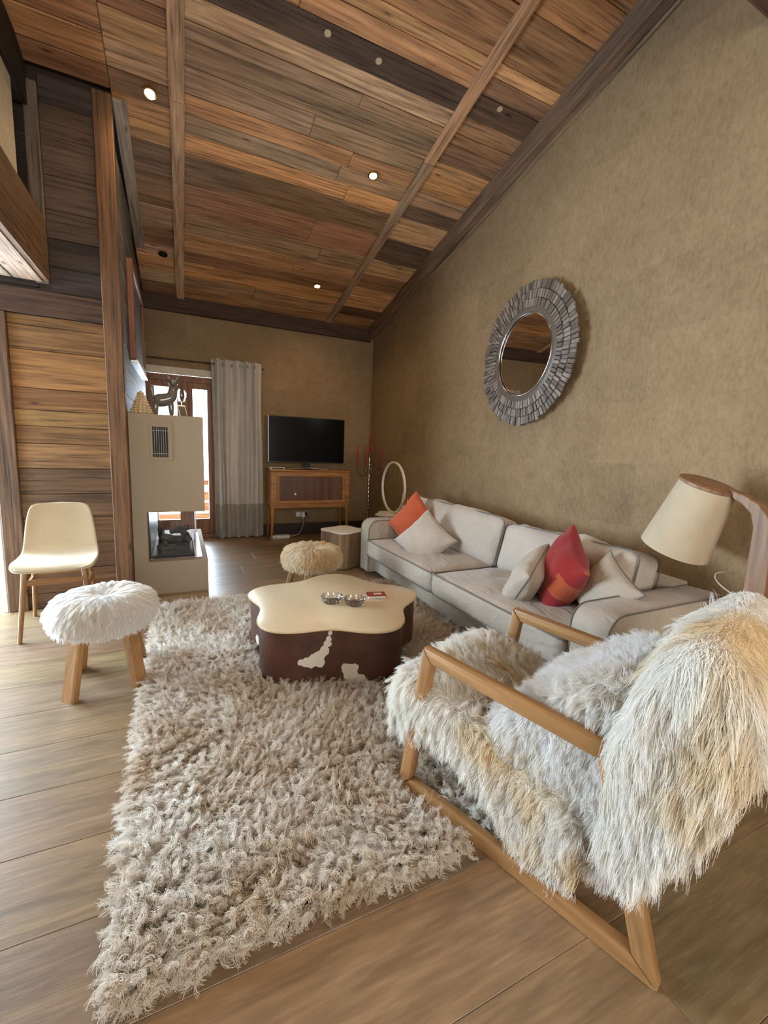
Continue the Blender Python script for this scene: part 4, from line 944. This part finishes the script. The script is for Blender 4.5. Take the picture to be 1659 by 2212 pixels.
G.append(G[0]); b = grid_mesh(G, closed_u=True); bmesh.ops.remove_doubles(b, verts=b.verts[:], dist=1e-5); smooth_ang(obj('ring', b, 'ring_white', rl), 30)
for i, (x, y, h, lb) in enumerate(((2.55, 4.80, .27, 'tallest slim gold candle holder on the trunk table behind the ring lamp'), (2.60, 4.84, .245, 'middle gold candle holder beside the ring lamp, near the wall'), (2.585, 4.745, .20, 'shortest gold candle holder beside the ring lamp'))):
    t = thing('gold_holder', lb, 'candle holder', (x, y, .5005), 0, 'gold holders on the trunk table'); smooth_ang(obj('tube', lathe([(.019, .006), (.016, .012), (.016, h), (.012, h), (.012, h-.03), (0, h-.03)], 16), 'gold', t), 40); obj('foot', lathe([(.024, 0), (.024, .0055)], 16), 'gold', t)
# ================================================================== MIRROR
mr = thing('round_mirror', 'round wall mirror framed by rings of weathered wood slats', 'mirror', (XR-.038, 2.975, 2.147), math.radians(-3.6))
def onx(bm):  # turn a lathe (axis z) to face -X
    for v in bm.verts: v.co = Vector((-v.co.z, v.co.x, v.co.y))
    return bm
smooth_ang(obj('backing', onx(lathe([(.55, .001), (.55, .012), (.0, .012)], 64)), 'dark_wood', mr), 30)
smooth_ang(obj('inner_ring', onx(lathe([(.392, .012), (.392, .030), (.372, .040), (.345, .036), (.340, .018), (.33, .018)], 72)), 'slat_wood', mr), 30)
smooth_ang(obj('silver_bead', tube([(-.036, .338*math.cos(2*PI*k/72), .338*math.sin(2*PI*k/72)) for k in range(72)], .006, 8, closed=True), 'old_silver', mr), 60)
smooth_ang(obj('mirror_glass', onx(lathe([(.335, .019), (.335, .0235), (0, .0235)], 72)), 'mirror_face', mr), 20)
for ri, (r0, r1, n, x0) in enumerate(((.388, .450, 84, .034), (.455, .518, 92, .028), (.523, .590, 100, .022))):
    for k in range(n):
        a = 2*PI*k/n+random.uniform(-.006, .006); w0, w1 = 2*PI*r0/n*.43, 2*PI*r1/n*.44; rr1 = r1+(random.uniform(-.010, .008) if ri == 2 else 0); t = x0+random.uniform(-.004, .006)
        b = bmesh.new(); ca, sa = math.cos(a), math.sin(a)
        def PT(r, w, x): return (-x, r*ca-w*sa, r*sa+w*ca)
        lo = [b.verts.new(PT(r, w, .010)) for r, w in ((r0, -w0), (rr1, -w1), (rr1, w1), (r0, w0))]; hi_ = [b.verts.new(PT(r, w*.9, t+random.uniform(-.001, .001))) for r, w in ((r0, -w0), (rr1, -w1), (rr1, w1), (r0, w0))]
        b.faces.new(lo[::-1]); b.faces.new(hi_)
        for i in range(4): b.faces.new((lo[i], lo[(i+1) % 4], hi_[(i+1) % 4], hi_[i]))
        obj('slat', b, 'slat_wood', mr)
# ================================================================== FLOOR LAMP
XLP = 2.45
lp = thing('floor_lamp', 'curved wooden floor lamp with tilted beige drum shade behind the sofa arm', 'lamp', (XLP, 1.03, 0))
YL = 1.03
outer = [(.965, .02), (.968, .70), (.975, .95), (.995, 1.04), (1.04, 1.10), (1.10, 1.135), (1.17, 1.16)]
inner = [(1.15, 1.118), (1.11, 1.095), (1.07, 1.055), (1.052, .99), (1.052, .70), (1.052, .02)]
smooth_ang(obj('arched_post', prism([(y-YL, z) for y, z in outer+inner], -.03, .03, 'x', .004, 1), 'lamp_wood', lp), 35)
obj('foot', box(-.16, .14, -.14, .24, 0, .022, .006, 2), 'lamp_wood', lp)
SB, ST = Vector((XLP, 1.405, .812)), Vector((XLP, 1.283, 1.163)); axs = (ST-SB).normalized(); hl = (ST-SB).length
sd = obj('shade', lathe([(.168, 0), (.128, hl), (.124, hl), (.164, .0)], 56), 'shade', lp); smooth_ang(sd, 40)
q = Vector((0, 0, 1)).rotation_difference(axs); sd.rotation_mode = 'QUATERNION'; sd.rotation_quaternion = q; sd.location = SB-Vector((XLP, YL, 0))
for nm, bm_, mt in (('shade_rim', tube([(.166*math.cos(2*PI*k/48), .166*math.sin(2*PI*k/48), .001) for k in range(48)], .003, 6, closed=True), 'linen_light'), ('shade_cap', lathe([(.130, hl+.001), (.134, hl+.004), (.134, hl+.017), (.12, hl+.022), (0, hl+.022)], 48), 'lamp_wood'), ('bulb', lathe([(0, hl-.16), (.02, hl-.15), (.03, hl-.12), (.022, hl-.08), (.015, hl-.05), (.015, hl)], 16), 'white_plastic')):
    o = obj(nm, bm_, mt, lp); smooth_ang(o, 40); o.rotation_mode = 'QUATERNION'; o.rotation_quaternion = q; o.location = sd.location
obj('cord', tube([(-.032, -.03, .69), (-.05, -.02, .66), (-.045, -.01, .60), (-.04, .0, .30), (-.04, .01, .03)], .003, 6), 'black_plastic', lp); obj('cord_hole', lathe([(.009, 0), (.009, .004)], 12), 'soot', lp); lp.children[-1].rotation_euler = (0, -PI/2, 0); lp.children[-1].location = (-.030, -.03, .69)
# ================================================================== CEILING SPOTS
def spot(x, y, lit, label, watts=30):
    t = thing('ceiling_spot', label, 'spotlight', (x, y, zc(y)-.012), 0, 'recessed ceiling spotlights'); t.rotation_euler = (-AS, 0, 0)
    smooth_ang(obj('ring', lathe([(.045, 0), (.045, -.008), (.034, -.010), (.030, .002)], 28), 'gold' if lit else 'black_plastic', t), 40)
    smooth_ang(obj('lamp', lathe([(.030, -.001), (.026, -.006), (0, -.007)], 24), 'bulb' if lit else 'soot', t), 40)
    if lit:
        l = bpy.data.lights.new('spot_beam', 'SPOT'); l.energy = watts; l.color = (1.0, .72, .43); l.spot_size = math.radians(140); l.spot_blend = .9; l.shadow_soft_size = .10
        lo = bpy.data.objects.new('spot_beam', l); C.objects.link(lo); lo.location = (x, y, zc(y)-.04)
spot(-.129, 3.80, True, 'lit ceiling spotlight near the top of the corner post'); spot(1.608, 3.854, True, 'lit ceiling spotlight in the middle of the ceiling'); spot(1.604, 5.558, True, 'lit ceiling spotlight nearest the back wall'); spot(1.606, 2.15, True, 'added unseen ceiling spotlight above the coffee table for warm fill', 20); spot(-.125, 2.05, True, 'added unseen ceiling spotlight above the left of the rug for warm fill', 16)  # those over coffee table and rug are added out of view as warm fill
spot(1.606, .45, True, 'added unseen ceiling spotlight above the armchair for warm fill', 9); spot(-.12, .35, True, 'added unseen ceiling spotlight above the open floor by the armchair for warm fill', 5)  # both added out of view, only to fill the room with warm light
spot(-.115, 5.553, False, 'unlit black ceiling spotlight above the fireplace')
